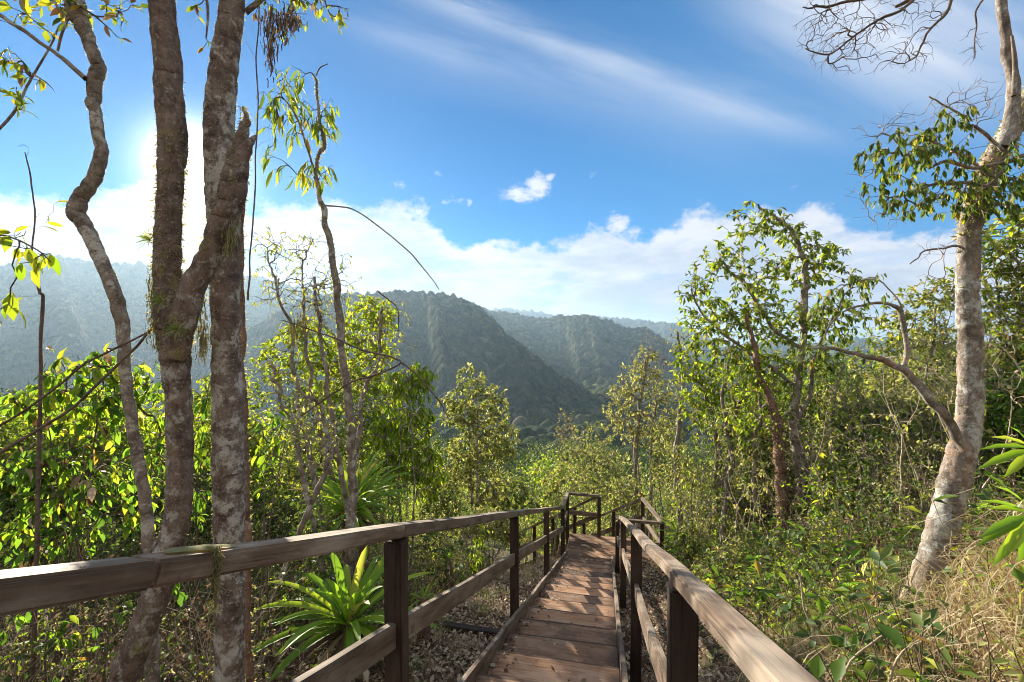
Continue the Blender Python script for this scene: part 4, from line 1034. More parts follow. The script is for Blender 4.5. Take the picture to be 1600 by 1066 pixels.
t.grow(t.blob([(1300, 60, 3.2, 50, 44), (1340, 30, 3.2, 70, 44), (1280, 30, 3.2, 40, 34), (1370, 75, 3.2, 40, 40), (1320, 90, 3.2, 60, 26), (1430, 80, 3.2, 34, 36), (1520, 70, 3.2, 20, 34), (1440, 20, 3.2, 50, 26)], 900), .035, .07, -.3, .12)
t.make('branch', 'bare forked branch hanging in from above against the streaky cloud', 'branch', None, 'twig_dark', 'twig_dark', None, tip=.0009, cap=.008)

# slender spreading trees
t = Plant(33); D1 = 7.2
p, r = limb([(1258, 900, 24), (1250, 870, 20), (1256, 830, 19), (1253, 780, 19), (1250, 730, 19), (1244, 690, 20), (1238, 650, 17), (1246, 600, 15), (1252, 550, 13), (1256, 500, 12), (1258, 455, 11), (1262, 430, 10), (1250, 395, 8), (1238, 365, 7), (1215, 340, 6), (1196, 330, 4), (1182, 322, 3)], D1, 110, .012, 3)
t.trunk(*plunge(p, r), start=.35, sides=12, rough=.1)
q, rr_b = limb([(1252, 545, 8), (1215, 520, 7), (1180, 470, 6), (1150, 430, 5), (1125, 405, 4)], D1, 30, .015, 4); t.trunk(q, rr_b, .2, 7, .08)
q, rr_b = limb([(1244, 660, 9), (1264, 620, 8), (1275, 560, 6), (1300, 500, 5), (1320, 460, 3)], D1, 30, .015, 5); t.trunk(q, rr_b, .3, 7, .08)
q, rr_b = limb([(1238, 600, 8), (1200, 570, 7), (1150, 540, 5), (1105, 500, 4), (1080, 450, 3)], D1, 30, .015, 6); t.trunk(q, rr_b, .3, 7, .08)
t.grow(t.blob([(1200, 345, D1, 34, 26), (1240, 370, D1, 34, 30), (1160, 385, D1, 40, 30), (1115, 410, D1, 34, 30), (1200, 430, D1, 60, 36), (1270, 420, D1, 40, 40), (1300, 400, D1, 30, 26), (1090, 460, D1, 34, 40), (1160, 480, D1, 60, 40), (1230, 500, D1, 60, 40),
               (1300, 490, D1, 50, 40), (1120, 540, D1, 44, 36), (1200, 560, D1, 60, 40), (1280, 560, D1, 40, 40), (1330, 440, D1, 30, 30), (1150, 350, D1, 26, 20), (1180, 320, D1, 20, 12)], 1000), .12, .28)
t.fuzz(0, 1500, .02, 'leaf_dead')
t.make('tree', 'slender many-branched tree with airy bright crown, its trunk bare to the ground', 'tree', 'slender trees past the side platform', 'bark_pale', 'twig', [('leaf_mid', .62), ('leaf_bright', .28), ('leaf_olive', .10)], 7.0, .10, .045, .35, .0026, .03, .5, .8, True)
t = Plant(34)
p, r = limb([(1230, 905, 22), (1224, 870, 20), (1222, 820, 20), (1224, 770, 20), (1219, 720, 18), (1216, 680, 17), (1208, 640, 14), (1190, 590, 10), (1178, 540, 8), (1165, 490, 6)], D1 - .2, 90, .012, 7)
t.trunk(*plunge(p, r), start=.4, sides=12, rough=.14)
t.grow(t.blob([(1160, 590, D1, 60, 40), (1210, 620, D1, 50, 40), (1130, 500, D1, 40, 40), (1185, 520, D1, 40, 40), (1170, 660, D1, 40, 30)], 300), .12, .28)
t.fuzz(0, 3500, .03, 'leaf_dead', 0, .7)
t.make('tree', 'reddish shaggy trunk standing just beside the slender spreading tree', 'tree', 'slender trees past the side platform', 'bark_red', 'twig', [('leaf_mid', .5), ('leaf_bright', .5)], 7, .09, .04, .35, .003, .03, .5, .8, True)
t = Plant(35)
p, r = limb([(1104, 900, 12), (1106, 850, 12), (1116, 800, 12), (1122, 740, 11), (1120, 690, 10), (1110, 640, 8), (1095, 590, 6)], 9, 50, .02, 8)
t.trunk(*plunge(p, r), start=.3, sides=8, rough=.1)
q, rr_b = limb([(1117, 790, 8), (1136, 730, 8), (1142, 680, 7), (1160, 620, 5)], 9, 20, .015, 5); t.trunk(q, rr_b, .3, 7, .08)
t.grow(t.blob([(1150, 600, 9, 60, 40), (1100, 640, 9, 40, 36), (1180, 650, 9, 50, 36), (1090, 600, 9, 36, 36), (1130, 680, 9, 50, 30), (1075, 560, 9, 26, 36), (1090, 500, 9, 30, 30)], 620), .14, .28)
t.make('tree', 'bright green bushy tree leaning over the side platform rail', 'tree', 'slender trees past the side platform', 'bark_grey', 'twig', [('leaf_bright', .55), ('leaf_mid', .3), ('leaf_yellow', .15)], 7, .10, .05, .3, .0035, .03, .5, .8, True)

# the leafy wall between and behind them
WG = 'bushy trees walling in the bank side'
def bushtree(label, px0, D, blobs, n, seed, leaf, L=.085, Wd=.04, per=6, bark_='bark_grey', twig='twig', stems=3, r0=.02, group=WG, name='tree', cat='tree', hang=.4, tip=.003, curl=.28, seg=None, simple=True, **kw):
    t = Plant(seed); g = t.g; seg = seg or .016 * D
    c = np.array([P(*b[:3]) for b in blobs]); tg = t.blob(blobs, n)
    top = c[np.argmax(c[:, 2])]
    for k in range(stems):
        b0 = gp_(px0 + g.normal(0, 9) * (k > 0), D + g.normal(0, .02) * D * (k > 0), -.15)
        tp = top if k == 0 else c[g.integers(len(c))]
        p, r = stem_path(b0, tp + g.normal(0, .02 * D, 3), r0 * (1 if k == 0 else .7), r0 * .25, .05, 22, seed * 7 + k); t.trunk(p, r, .25, 7, .1)
    t.grow(tg, seg, curl)
    return t.make(name, label, cat, group, bark_, twig, leaf, per, L, Wd, .3, tip, .03, hang, .8, simple, 3, at=gp_(px0, D), **kw)
OL = [('leaf_olive', .6), ('leaf_mid', .3), ('leaf_dead', .1)]
bushtree('yellow-green bushy tree seen between the low bare branch and the big patched trunk', 1440, 7.8, [(1440, 470, 7.8, 60, 34), (1420, 520, 7.8, 60, 40), (1470, 560, 7.8, 50, 50), (1400, 590, 7.8, 50, 30), (1460, 620, 7.8, 50, 40), (1480, 450, 7.8, 30, 30)], 714, 41, [('leaf_yellow', .25), ('leaf_mid', .45), ('leaf_olive', .3)], .10, .045)
bushtree('olive tree crowding behind the upper part of the big patched trunk', 1600, 5.4, [(1580, 380, 5.4, 46, 50), (1600, 460, 5.4, 60, 50), (1560, 520, 5.4, 40, 50), (1620, 560, 5.4, 60, 60), (1570, 430, 5.4, 30, 30), (1610, 330, 5.4, 40, 34)], 714, 42, [('leaf_bright', .3), ('leaf_mid', .2), ('leaf_olive', .5)], .085, .038)
bushtree('dark leafy shrub behind the foot of the big patched trunk', 1590, 4.6, [(1570, 640, 4.6, 50, 60), (1600, 720, 4.6, 60, 60), (1560, 780, 4.6, 44, 50), (1620, 620, 4.6, 60, 60)], 612, 43, [('leaf_big', .6), ('leaf_dark', .4)], .085, .045, 7)
bushtree('dark-leaved bushy tree filling the gap below the low bare branch', 1400, 6.8, [(1400, 660, 6.8, 60, 44), (1440, 720, 6.8, 50, 60), (1370, 720, 6.8, 50, 50), (1340, 650, 6.8, 44, 30), (1450, 790, 6.8, 44, 50), (1390, 800, 6.8, 50, 44)], 952, 44, [('leaf_dark', .75), ('leaf_big', .25)], .12, .06, 8)
bushtree('brownish-topped bushy tree beside the blue gap onto the valley', 1330, 9.0, [(1330, 630, 9, 44, 30), (1380, 610, 9, 44, 30), (1350, 680, 9, 60, 34), (1310, 720, 9, 40, 40), (1300, 670, 9, 26, 26)], 612, 45, OL, .10, .05, 6)
bushtree('mid-green bush crowding the slender trunks on the bank side', 1310, 6.2, [(1310, 760, 6.2, 40, 50), (1290, 810, 6.2, 30, 50), (1340, 830, 6.2, 50, 44), (1370, 880, 6.2, 40, 30)], 612, 46, [('leaf_big', .45), ('leaf_bright', .55)], .10, .055, 6)
bushtree('small dusty olive bush in the dip behind the reddish shaggy trunk', 1180, 8.0, [(1180, 720, 8, 34, 44), (1170, 790, 8, 36, 50), (1200, 840, 8, 34, 34), (1150, 680, 8, 30, 30)], 612, 47, [('leaf_dark', .5), ('leaf_mid', .3), ('leaf_dead', .2)], .08, .035, 7)
bushtree('dusty dry bush between the side platform and the bright bushy tree', 1085, 8.8, [(1080, 760, 8.8, 30, 40), (1075, 830, 8.8, 26, 40), (1110, 840, 8.8, 30, 40), (1060, 720, 8.8, 24, 30)], 510, 48, OL, .085, .035, 6)
bushtree('pale thin-leaved bush hugging the platform rail', 1058, 10.0, [(1050, 740, 10, 20, 50), (1065, 800, 10, 18, 30), (1040, 680, 10, 22, 34)], 200, 49, OL, .09, .03, 5)
bushtree('bronze-tinged bush low on the bank, beneath the slender trees', 1160, 6.4, [(1150, 870, 6.4, 46, 26), (1190, 890, 6.4, 40, 24), (1110, 890, 6.4, 30, 22)], 408, 50, [('leaf_mid', .5), ('leaf_dead', .2), ('leaf_olive', .3)], .06, .03, 7, name='shrub', cat='shrub')
bushtree('tall thicket bush filling the back between the slender tree and the gap', 1290, 10.5, [(1280, 640, 10.5, 30, 50), (1230, 680, 10.5, 40, 50), (1180, 660, 10.5, 50, 40), (1300, 740, 10.5, 40, 40), (1230, 770, 10.5, 50, 40)], 714, 51, [('leaf_dark', .6), ('leaf_mid', .4)], .13, .06, 7)
bushtree('low leafy shrub at the foot of the big patched trunk, pale-leaved', 1375, 3.9, [(1375, 880, 3.9, 26, 16), (1395, 870, 3.9, 14, 12), (1362, 900, 3.9, 16, 10)], 22, 52, [('leaf_olive', .8), ('leaf_bright', .2)], .10, .045, 2.5, name='shrub', cat='shrub', r0=.006, tip=.002, simple=False)
# large-leaved plant at the very edge
t = Plant(36); q, rr_b = limb([(1720, 900, 12), (1680, 800, 11), (1640, 740, 9), (1612, 700, 7)], 1.7, 24); t.trunk(q, rr_b, .1, 8)
q, rr_b = limb([(1650, 860, 8), (1625, 820, 7), (1602, 800, 5)], 1.7, 14); t.trunk(q, rr_b, .3, 6)
g = t.g
root = t.make('plant', 'big yellow-green plant with long tongue-shaped leaves leaning in over the bank', 'plant', None, 'twig', 'twig', None)
def tongue(px0, py0, px1, py1, D, wpx, ge, twist=0.3):
    a, b = P(px0, py0, D), P(px1, py1, D - .05)
    leaves(ge, [a], [b - a], [(.1 * twist, -.65, 1.0)], np.linalg.norm(b - a), wpx * .8 / F * D, .35, .18)
ge = Geo()
for a in [(1612, 700, 1540, 690, 12), (1612, 702, 1534, 722, 15), (1614, 700, 1560, 672, 13), (1612, 706, 1574, 740, 16), (1604, 800, 1545, 772, 11), (1606, 800, 1556, 786, 13), (1605, 805, 1536, 832, 17), (1605, 808, 1530, 846, 15), (1606, 812, 1570, 868, 22), (1608, 812, 1600, 880, 22), (1604, 790, 1568, 752, 12), (1610, 700, 1590, 660, 14), (1614, 700, 1640, 650, 14), (1606, 806, 1650, 850, 20), (1600, 815, 1556, 884, 16)]:
    tongue(a[0], a[1], a[2], a[3], 1.7, a[4] * 1.15, ge)
ge.build('leaves', M['bromeliad'], root, True, np.array(root.location))

# ------------------------------------------------------------------ trees down the slope, beyond the landing
MG = 'trees and bushes beyond the landing'
bushtree('pale bushy tree with an uneven pointed top in front of the dark hill', 742, 14, [(738, 600, 14, 28, 34), (720, 640, 14, 34, 40), (765, 640, 14, 34, 44), (745, 700, 14, 50, 50), (790, 690, 14, 26, 40), (715, 740, 14, 40, 50), (770, 770, 14, 44, 44), (700, 640, 14, 20, 26)], 1100, 61, [('leaf_olive', .7), ('leaf_mid', .3)], .13, .06, 13, group=MG, r0=.05, tip=.005)
bushtree('sparse silvery tree with pale forked trunk behind the platform', 1008, 14.5, [(1000, 590, 14.5, 40, 30), (980, 620, 14.5, 34, 34), (1030, 620, 14.5, 34, 40), (1000, 670, 14.5, 44, 30), (960, 650, 14.5, 24, 34), (1010, 560, 14.5, 22, 24), (1040, 680, 14.5, 26, 34)], 700, 62, [('leaf_olive', .9), ('leaf_dead', .1)], .11, .045, 10, bark_='bark_pale', twig='twig', group=MG, r0=.09, tip=.006)
bushtree('bare spiky treetop rising above the silvery tree', 1018, 15.5, [(1015, 540, 15.5, 18, 26), (1025, 580, 15.5, 26, 30), (1000, 560, 15.5, 16, 26)], 130, 63, [('leaf_olive', 1)], .08, .03, 1, bark_='bark_pale', group=MG, r0=.06, tip=.006)
bushtree('bright yellow-green tree glowing behind the bare saplings', 575, 11, [(575, 488, 11, 40, 28), (600, 500, 11, 26, 30), (590, 545, 11, 34, 34), (545, 530, 11, 30, 34), (560, 590, 11, 44, 36), (600, 610, 11, 34, 30), (500, 560, 11, 40, 34), (470, 520, 11, 40, 26), (520, 620, 11, 44, 36), (430, 560, 11, 34, 40)], 1100, 64, [('leaf_bright', .7), ('leaf_yellow', .3)], .13, .055, 9, group=MG, r0=.05, tip=.005)
bushtree('lance-leaved green tree drooping behind the high bromeliad', 640, 8.2, [(630, 600, 8.2, 34, 30), (655, 650, 8.2, 30, 44), (640, 710, 8.2, 40, 40), (670, 740, 8.2, 26, 44), (610, 660, 8.2, 34, 40), (600, 720, 8.2, 34, 40), (655, 590, 8.2, 24, 30)], 560, 65, [('leaf_bright', .75), ('leaf_mid', .25)], .16, .035, 6, group=MG, hang=1.2, r0=.03, tip=.004, droop=.35)
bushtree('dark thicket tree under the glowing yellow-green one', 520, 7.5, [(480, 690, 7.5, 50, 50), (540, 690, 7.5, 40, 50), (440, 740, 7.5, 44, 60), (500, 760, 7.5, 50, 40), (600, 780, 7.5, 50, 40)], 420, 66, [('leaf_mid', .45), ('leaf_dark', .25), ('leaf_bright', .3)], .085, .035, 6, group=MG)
bushtree('rounded bush with pale shiny leaves behind the landing corner', 862, 13.5, [(862, 760, 13.5, 16, 20), (855, 785, 13.5, 14, 16), (875, 740, 13.5, 12, 14)], 130, 67, [('leaf_olive', .5), ('leaf_mid', .5)], .12, .08, 8, group=MG, name='shrub', cat='shrub')
bushtree('rounded dark green bush left of the pale shiny one', 815, 13.5, [(815, 765, 13.5, 26, 22), (800, 790, 13.5, 26, 20), (830, 790, 13.5, 20, 16)], 220, 68, [('leaf_mid', .7), ('leaf_dark', .3)], .10, .05, 9, group=MG, name='shrub', cat='shrub')
for k, (px0, D, py0, wd, ht, lf, lab) in enumerate([
    (900, 17, 720, 34, 60, OL, 'dry tan bush straight behind the landing rail'),
    (950, 16, 730, 30, 50, OL, 'dry tan bush between the landing rail and the silvery tree'),
    (925, 20, 700, 30, 46, [('leaf_mid', .6), ('leaf_olive', .4)], 'greenish bush poking up behind the two dry tan ones'),
    (885, 24, 665, 18, 34, [('leaf_dead', .6), ('leaf_olive', .4)], 'small wispy bare-topped tree standing above the dry bushes'),
    (1045, 13, 700, 26, 60, OL, 'tall thin dusty bush against the silvery tree'),
    (980, 13.6, 770, 30, 26, OL, 'low dry bush directly behind the handrail of the lower flight'),
    (690, 11.5, 780, 30, 50, [('leaf_mid', .7), ('leaf_olive', .3)], 'mid-green bush next to the lance-leaved tree'),
    (650, 12.5, 700, 40, 60, [('leaf_mid', .5), ('leaf_bright', .5)], 'leafy tree between the glowing tree and the pale bushy one'),
    (770, 11.0, 815, 40, 24, OL, 'low dusty bush above the leaf litter in front of the pond'),
    (350, 9.0, 640, 60, 70, [('leaf_bright', .6), ('leaf_mid', .4)], 'sunlit tree glimpsed between the trunks'),
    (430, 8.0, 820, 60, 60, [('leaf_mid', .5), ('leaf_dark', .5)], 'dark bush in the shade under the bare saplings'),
    (100, 7.5, 700, 110, 70, [('leaf_mid', .6), ('leaf_bright', .4)], 'leafy tree backing the broad-leaved shrubs'),
    (250, 7.0, 760, 70, 60, [('leaf_mid', .6), ('leaf_dark', .4)], 'leafy tree behind the feet of the trunks'),
]):
    bushtree(lab, px0, D, [(px0, py0, D, wd, ht), (px0 - wd * .6, py0 + ht * .6, D, wd * .7, ht * .6), (px0 + wd * .6, py0 + ht * .7, D, wd * .7, ht * .6)], int(wd * 8 + 60), 400 + k, lf, .11 if D > 9.5 else .085, .05, 10, group=MG, r0=.03, tip=.0045)

bushtree('bright leafy tree filling in below the glowing yellow-green one', 600, 9.4, [(560, 640, 9.4, 40, 34), (600, 660, 9.4, 44, 40), (540, 690, 9.4, 44, 40), (620, 730, 9.4, 44, 40), (480, 620, 9.4, 40, 40)], 620, 71, [('leaf_bright', .6), ('leaf_mid', .4)], .10, .045, 8, group=MG, r0=.03, tip=.004)
SS = 'slim pale saplings on the bank side'
for k, (bx, D, tr, bl, lab) in enumerate([
    (1060, 9.5, [(1062, 800), (1056, 700), (1068, 600), (1060, 520)], [(1062, 540, 26, 50), (1070, 620, 26, 50)], 'slim sapling nearest the silvery tree, behind the side platform'),
    (1130, 8.0, [(1132, 820), (1140, 720), (1130, 620), (1142, 540)], [(1140, 560, 30, 50), (1130, 660, 30, 50)], 'slim sapling rising through the bright green bushy tree'),
    (1185, 7.6, [(1186, 830), (1178, 730), (1190, 640), (1184, 560)], [(1186, 600, 26, 50), (1180, 700, 26, 50)], 'slim sapling just ahead of the reddish shaggy trunk'),
    (1300, 7.0, [(1296, 840), (1310, 740), (1300, 650), (1316, 570)], [(1310, 610, 30, 44), (1300, 700, 30, 50)], 'slim sapling between the slender spreading tree and the blue gap'),
    (1345, 6.6, [(1350, 850), (1338, 760), (1352, 670), (1340, 600)], [(1345, 640, 30, 44), (1350, 740, 30, 50)], 'slim sapling below the end of the low bare branch'),
    (1400, 5.8, [(1396, 860), (1408, 770), (1396, 690), (1410, 620)], [(1402, 670, 34, 44), (1400, 770, 30, 50)], 'slim sapling under the middle of the low bare branch'),
    (1452, 6.4, [(1446, 850), (1455, 760), (1445, 660), (1462, 480)], [(1455, 520, 30, 50), (1450, 640, 30, 50)], 'tall slim sapling just before the big patched trunk'),
    (1560, 5.6, [(1562, 820), (1552, 700), (1566, 560), (1560, 420)], [(1562, 460, 34, 60), (1556, 600, 34, 60)], 'tall slim sapling behind the big patched trunk, by the tongue-leaved plant'),
]):
    t = Plant(500 + k); p, r = limb([(a[0], a[1], 9 - i * 1.7) for i, a in enumerate(tr)], D, 34, .02, k); t.trunk(*plunge(p, r), start=.25, sides=7, rough=.1)
    t.grow(t.blob([(b[0], b[1], D, b[2], b[3]) for b in bl], 150), .1, .3)
    t.make('sapling', lab, 'sapling', SS, 'bark_pale', 'twig_pale' if k % 2 else 'twig', [('leaf_olive', .5), ('leaf_mid', .3), ('leaf_yellow', .2)], 3.2, .075, .03, .4, .002, .012, .5, .7, True)
# ------------------------------------------------------------------ ground cover nobody could count
def scatter(name, protos, pos, rz_, sc_, which, label, zs=None):
    """merge copies of small plant pieces into one 'stuff' object. protos: list of [(mat, (V,Q,T))]"""
    bym = {}
    for k in range(len(protos)):
        idx = np.nonzero(which == k)[0]
        if not len(idx): continue
        c, s_ = np.cos(rz_[idx]), np.sin(rz_[idx]); Z = sc_[idx] if zs is None else zs[idx]
        for mt, (V, Q, T_) in protos[k]:
            n = len(V)
            x = (V[None, :, 0] * c[:, None] - V[None, :, 1] * s_[:, None]) * sc_[idx, None] + pos[idx, 0:1]
            y = (V[None, :, 0] * s_[:, None] + V[None, :, 1] * c[:, None]) * sc_[idx, None] + pos[idx, 1:2]
            z = V[None, :, 2] * Z[:, None] + pos[idx, 2:3]
            off = (np.arange(len(idx)) * n)[:, None, None]
            d = bym.setdefault(mt.name, [mt, [], [], [], 0])
            d[1].append(np.stack([x, y, z], -1).reshape(-1, 3)); d[2].append((Q[None] + off).reshape(-1, 4) + d[4]); d[3].append((T_[None] + off).reshape(-1, 3) + d[4]); d[4] += n * len(idx)
    parts = [(d[0], (np.concatenate(d[1]), np.concatenate(d[2]), np.concatenate(d[3]))) for d in bym.values()]
    o = build_multi(name, parts, None, None, False)
    return tagp(o, label, kind='stuff')
def arr(ge): return ge.arrays()
g = np.random.default_rng(77)
def proto_tangle(seed, h=.9, nst=12, leaf='leaf_mid', nl=5, twig='twig_dark', L=.045):
    t = Plant(seed); q = t.g
    for k in range(nst):
        b0 = np.array((q.normal(0, .14), q.normal(0, .14), -.05)); tp = b0 + np.array((q.normal(0, .3), q.normal(0, .3), h * q.uniform(.5, 1.1)))
        p, r = stem_path(b0, tp, .0045, .0018, .15, 8, seed * 31 + k, .12); t.trunk(p, r, .2, 3, 0)
    tg = q.normal(0, 1, (nst * 3, 3)) * (.3, .3, .25 * h) + (0, 0, h * .55); tg[:, 2] = np.abs(tg[:, 2]); t.grow(tg, .08, .3)
    ge = Geo()
    for p, r, sd, rg in t.trunks: tube(ge, p, r, 3, 0, 0, False)
    for ids, qq, tn in t.lines: tube(ge, qq, np.linspace(.0028, .0012, len(qq)), 3, 0, 0, False)
    out = [(M[twig], arr(ge))]
    p, d = t.leafpts(nl, .2); n = len(p); ge = Geo()
    leaves(ge, p, norm(d * .4 + rand_dir(n, q) * .8 - (0, 0, .3)), rand_dir(n, q, 1), L * q.uniform(.5, 1.3, n), L * .5, .25, .25, True)
    if n: out.append((M[leaf], arr(ge)))
    return out
def proto_grass(seed, n, L, w_, mat, lean=.8):
    q = np.random.default_rng(seed); ge = Geo(); seg = 4
    for k in range(n):
        b0 = np.array((q.normal(0, .10), q.normal(0, .10), -.02)); d = norm(np.array((q.normal(0, .5), q.normal(0, .5), 1.0))); l = L * q.uniform(.5, 1.2); pts = [b0]
        for i in range(seg): pts.append(pts[-1] + d * l / seg); d = norm(d + np.array((q.normal(0, .25), q.normal(0, .25), -lean * .5)))
        pts = np.array(pts); sd = norm(np.array((-d[1], d[0], 0.05)))
        ww = np.array((.7, 1, .8, .5, .05))[:, None] * w_ / 2 * sd
        V = np.stack([pts + ww, pts - ww], 1).reshape(-1, 3); i = np.arange(seg)[:, None] * 2
        ge.add(V, np.concatenate([i + np.array([0, 1, 3, 2])]))
    return [(M[mat], arr(ge))]
def proto_herb(seed, mat, L=.05, n=34, h=.28):
    q = np.random.default_rng(seed); ge = Geo(); gs = Geo()
    for k in range(7):
        b0 = np.array((q.normal(0, .06), q.normal(0, .06), -.03)); tp = b0 + np.array((q.normal(0, .12), q.normal(0, .12), h * q.uniform(.5, 1.2)))
        p, r = stem_path(b0, tp, .003, .0015, .1, 7, seed * 13 + k, .06); tube(gs, p, r, 3, 0, 0, False)
        m_ = n // 7; i = q.integers(2, 7, m_); dd = norm(rand_dir(m_, q) * (1, 1, .5) + (0, 0, .1))
        leaves(ge, p[i], dd, rand_dir(m_, q, 2), L * q.uniform(.6, 1.3, m_), L * .5, .2, .3, True)
    return [(M['twig_dark'], arr(gs)), (M[mat], arr(ge))]
tang = [proto_tangle(1, 1.0, 12, 'leaf_mid', 5), proto_tangle(2, .8, 14, 'leaf_olive', 3, 'twig'), proto_tangle(3, 1.1, 12, 'leaf_dead', 3, 'twig_dark', .06), proto_tangle(4, .7, 12, 'leaf_bright', 5), proto_tangle(5, .9, 16, 'leaf_dead', 1, 'twig_pale'), proto_tangle(6, .9, 12, 'leaf_dark', 6)]
herb = [proto_herb(11, 'leaf_mid'), proto_herb(12, 'leaf_bright', .045), proto_herb(13, 'leaf_dark', .06), proto_herb(14, 'leaf_olive', .04), proto_herb(15, 'leaf_bright', .03, 70, .2), proto_herb(16, 'leaf_big', .10, 21, .45), proto_herb(17, 'leaf_dark', .08, 35, .4)]
gras = [proto_grass(21, 60, .32, .006, 'grass_dry'), proto_grass(22, 50, .45, .006, 'grass_dry', 1.2), proto_grass(23, 40, .30, .008, 'grass_green'), proto_grass(24, 60, .22, .005, 'grass_dry', 1.6)]
def field(n, smin, smax, umin, umax, dens=None):
    s_ = g.uniform(smin, smax, n); u_ = g.uniform(umin, umax, n); x = .979 * u_ + .203 * s_; y = .979 * s_ - .203 * u_
    k = (y > .35)
    if dens is not None: k &= g.random(n) < dens(x, y, s_, u_)
    x, y = x[k], y[k]
    return np.stack([x, y, G(x, y)], -1)
def put(name, protos, pos, label, smin=.7, smax=1.3, prob=None):
    n = len(pos); w_ = g.choice(len(protos), n, p=prob)
    return scatter(name, protos, pos, g.uniform(0, 6.28, n), g.uniform(smin, smax, n), w_, label)
bumps = lambda x, y: .5 + .5 * np.sin(x * 2.1 + 1.3 * np.sin(y * 1.7)) * np.cos(y * 1.9 + np.sin(x * 1.1))
# uphill side thicket (behind the railing)
pos = field(1500, 1.0, 13.5, -9, -2.0, lambda x, y, s, u: sstep(-u, 2.1 + .45 * np.sin(s * 1.3), 3.2) * (.35 + .65 * bumps(x, y)) * (1 - .85 * sstep(-u, 5, 8)))
put('undergrowth', tang, pos, 'brown twiggy thicket in the shade beside the railing', .55, 1.05, [.17, .17, .22, .10, .17, .17])
pos = field(1800, 1.0, 13.5, -8, -1.7, lambda x, y, s, u: sstep(-u, 2.2, 3.4) * bumps(y, x))
put('undergrowth', herb, pos, 'small leafy weeds growing through the thicket', .7, 1.5)
# bank side
pos = field(900, 3.5, 14, 1.3, 6.5, lambda x, y, s, u: sstep(u, 1.4, 2.2) * (.3 + .7 * bumps(x + 3, y)) * (1 - sstep(x, 2.1, 3.0) * (1 - sstep(y, 3.6, 4.6))) * np.where((y < 7.4) & (x / y > .54) & (x / y < .68), .35, 1))
put('undergrowth', tang, pos, 'tangled twigs and saplings covering the bank', .5, .95, [.25, .22, .12, .16, .13, .12])
pos = field(4200, 1.6, 14, 1.0, 6.5, lambda x, y, s, u: sstep(u, 1.05, 1.7) * (.35 + .65 * bumps(x + 1, y)) * (1 - .75 * sstep(x, 2.3, 3.1) * (1 - sstep(y, 3.0, 4.2))))
put('undergrowth', herb, pos, 'fresh green weeds spread over the bank', .7, 1.6)
pos = field(7500, -.5, 12, 1.1, 6.0, lambda x, y, s, u: np.clip(sstep(x, 1.6, 2.4) * (1 - sstep(y, 3.0, 4.4)) + .05, 0, 1))
put('dry_grass', gras, pos, 'straw-coloured dry grass matted over the bank', .5, 1.15, [.32, .28, .12, .28])
pos = field(420, 3, 14, -3.4, -1.4, None)
put('dry_grass', gras, pos[g.random(len(pos)) < .5], 'dry grass wisps at the edge of the leaf litter', .4, .9)
# taller brush, wiry and full of light
def proto_brush(seed, leaf, twig='twig', h=2.0, nl=5, L=.07):
    t = Plant(seed); q = t.g
    for k in range(7):
        b0 = np.array((q.normal(0, .22), q.normal(0, .22), -.1)); tp = b0 + np.array((q.normal(0, .45), q.normal(0, .45), h * q.uniform(.6, 1.1)))
        p, r = stem_path(b0, tp, .011, .003, .10, 12, seed * 31 + k, .10); t.trunk(p, r, .2, 4, 0)
    tg = q.normal(0, 1, (90, 3)) * (.42, .42, .28 * h) + (0, 0, h * .6); tg[:, 2] = np.abs(tg[:, 2]); t.grow(tg, .10, .3)
    ge = Geo()
    for p, r, sd, rg in t.trunks: tube(ge, p, r, 4, 0, 0, False)
    for ids, qq, tn in t.lines: tube(ge, qq, np.linspace(.004, .0016, len(qq)), 3, 0, 0, False)
    out = [(M[twig], arr(ge))]; p, d = t.leafpts(nl, .2); n = len(p); ge = Geo()
    leaves(ge, p, norm(d * .4 + rand_dir(n, q) * .8 - (0, 0, .3)), rand_dir(n, q, 1), L * q.uniform(.5, 1.3, n), L * .5, .25, .25, True); out.append((M[leaf], arr(ge)))
    return out
brush = [proto_brush(51, 'leaf_mid'), proto_brush(52, 'leaf_olive', 'twig_pale'), proto_brush(53, 'leaf_olive', 'twig', 2.2, 3, .06), proto_brush(54, 'leaf_bright'), proto_brush(55, 'leaf_dead', 'twig_pale', 1.8, 2, .05), proto_brush(56, 'leaf_yellow', 'twig_pale', 1.7, 2, .06), proto_brush(57, 'leaf_dark', 'twig_dark', 1.9, 7, .10)]
pos = field(520, 5.2, 15, 1.6, 8, lambda x, y, s, u: sstep(u, 1.7, 2.6) * (.3 + .7 * bumps(x, y + 2)) * (1 - .8 * (1 - sstep(s, 6.0, 7.5)) * (u < 3.2)) * np.where((y < 7.4) & (x / y > .50) & (x / y < .70), .06, 1))
put('undergrowth', brush, pos, 'tall wiry brush full of light filling the bank between the trees', .45, 1.0, [.20, .18, .16, .12, .1, .06, .18])
pos = field(260, 4, 15, -9, -2.6, lambda x, y, s, u: sstep(-u, 2.6, 3.6) * (.3 + .7 * bumps(x, y + 2)))
put('undergrowth', brush, pos, 'tall wiry brush behind the railing side thicket', .4, .8, [.25, .16, .16, .13, .08, .04, .18])
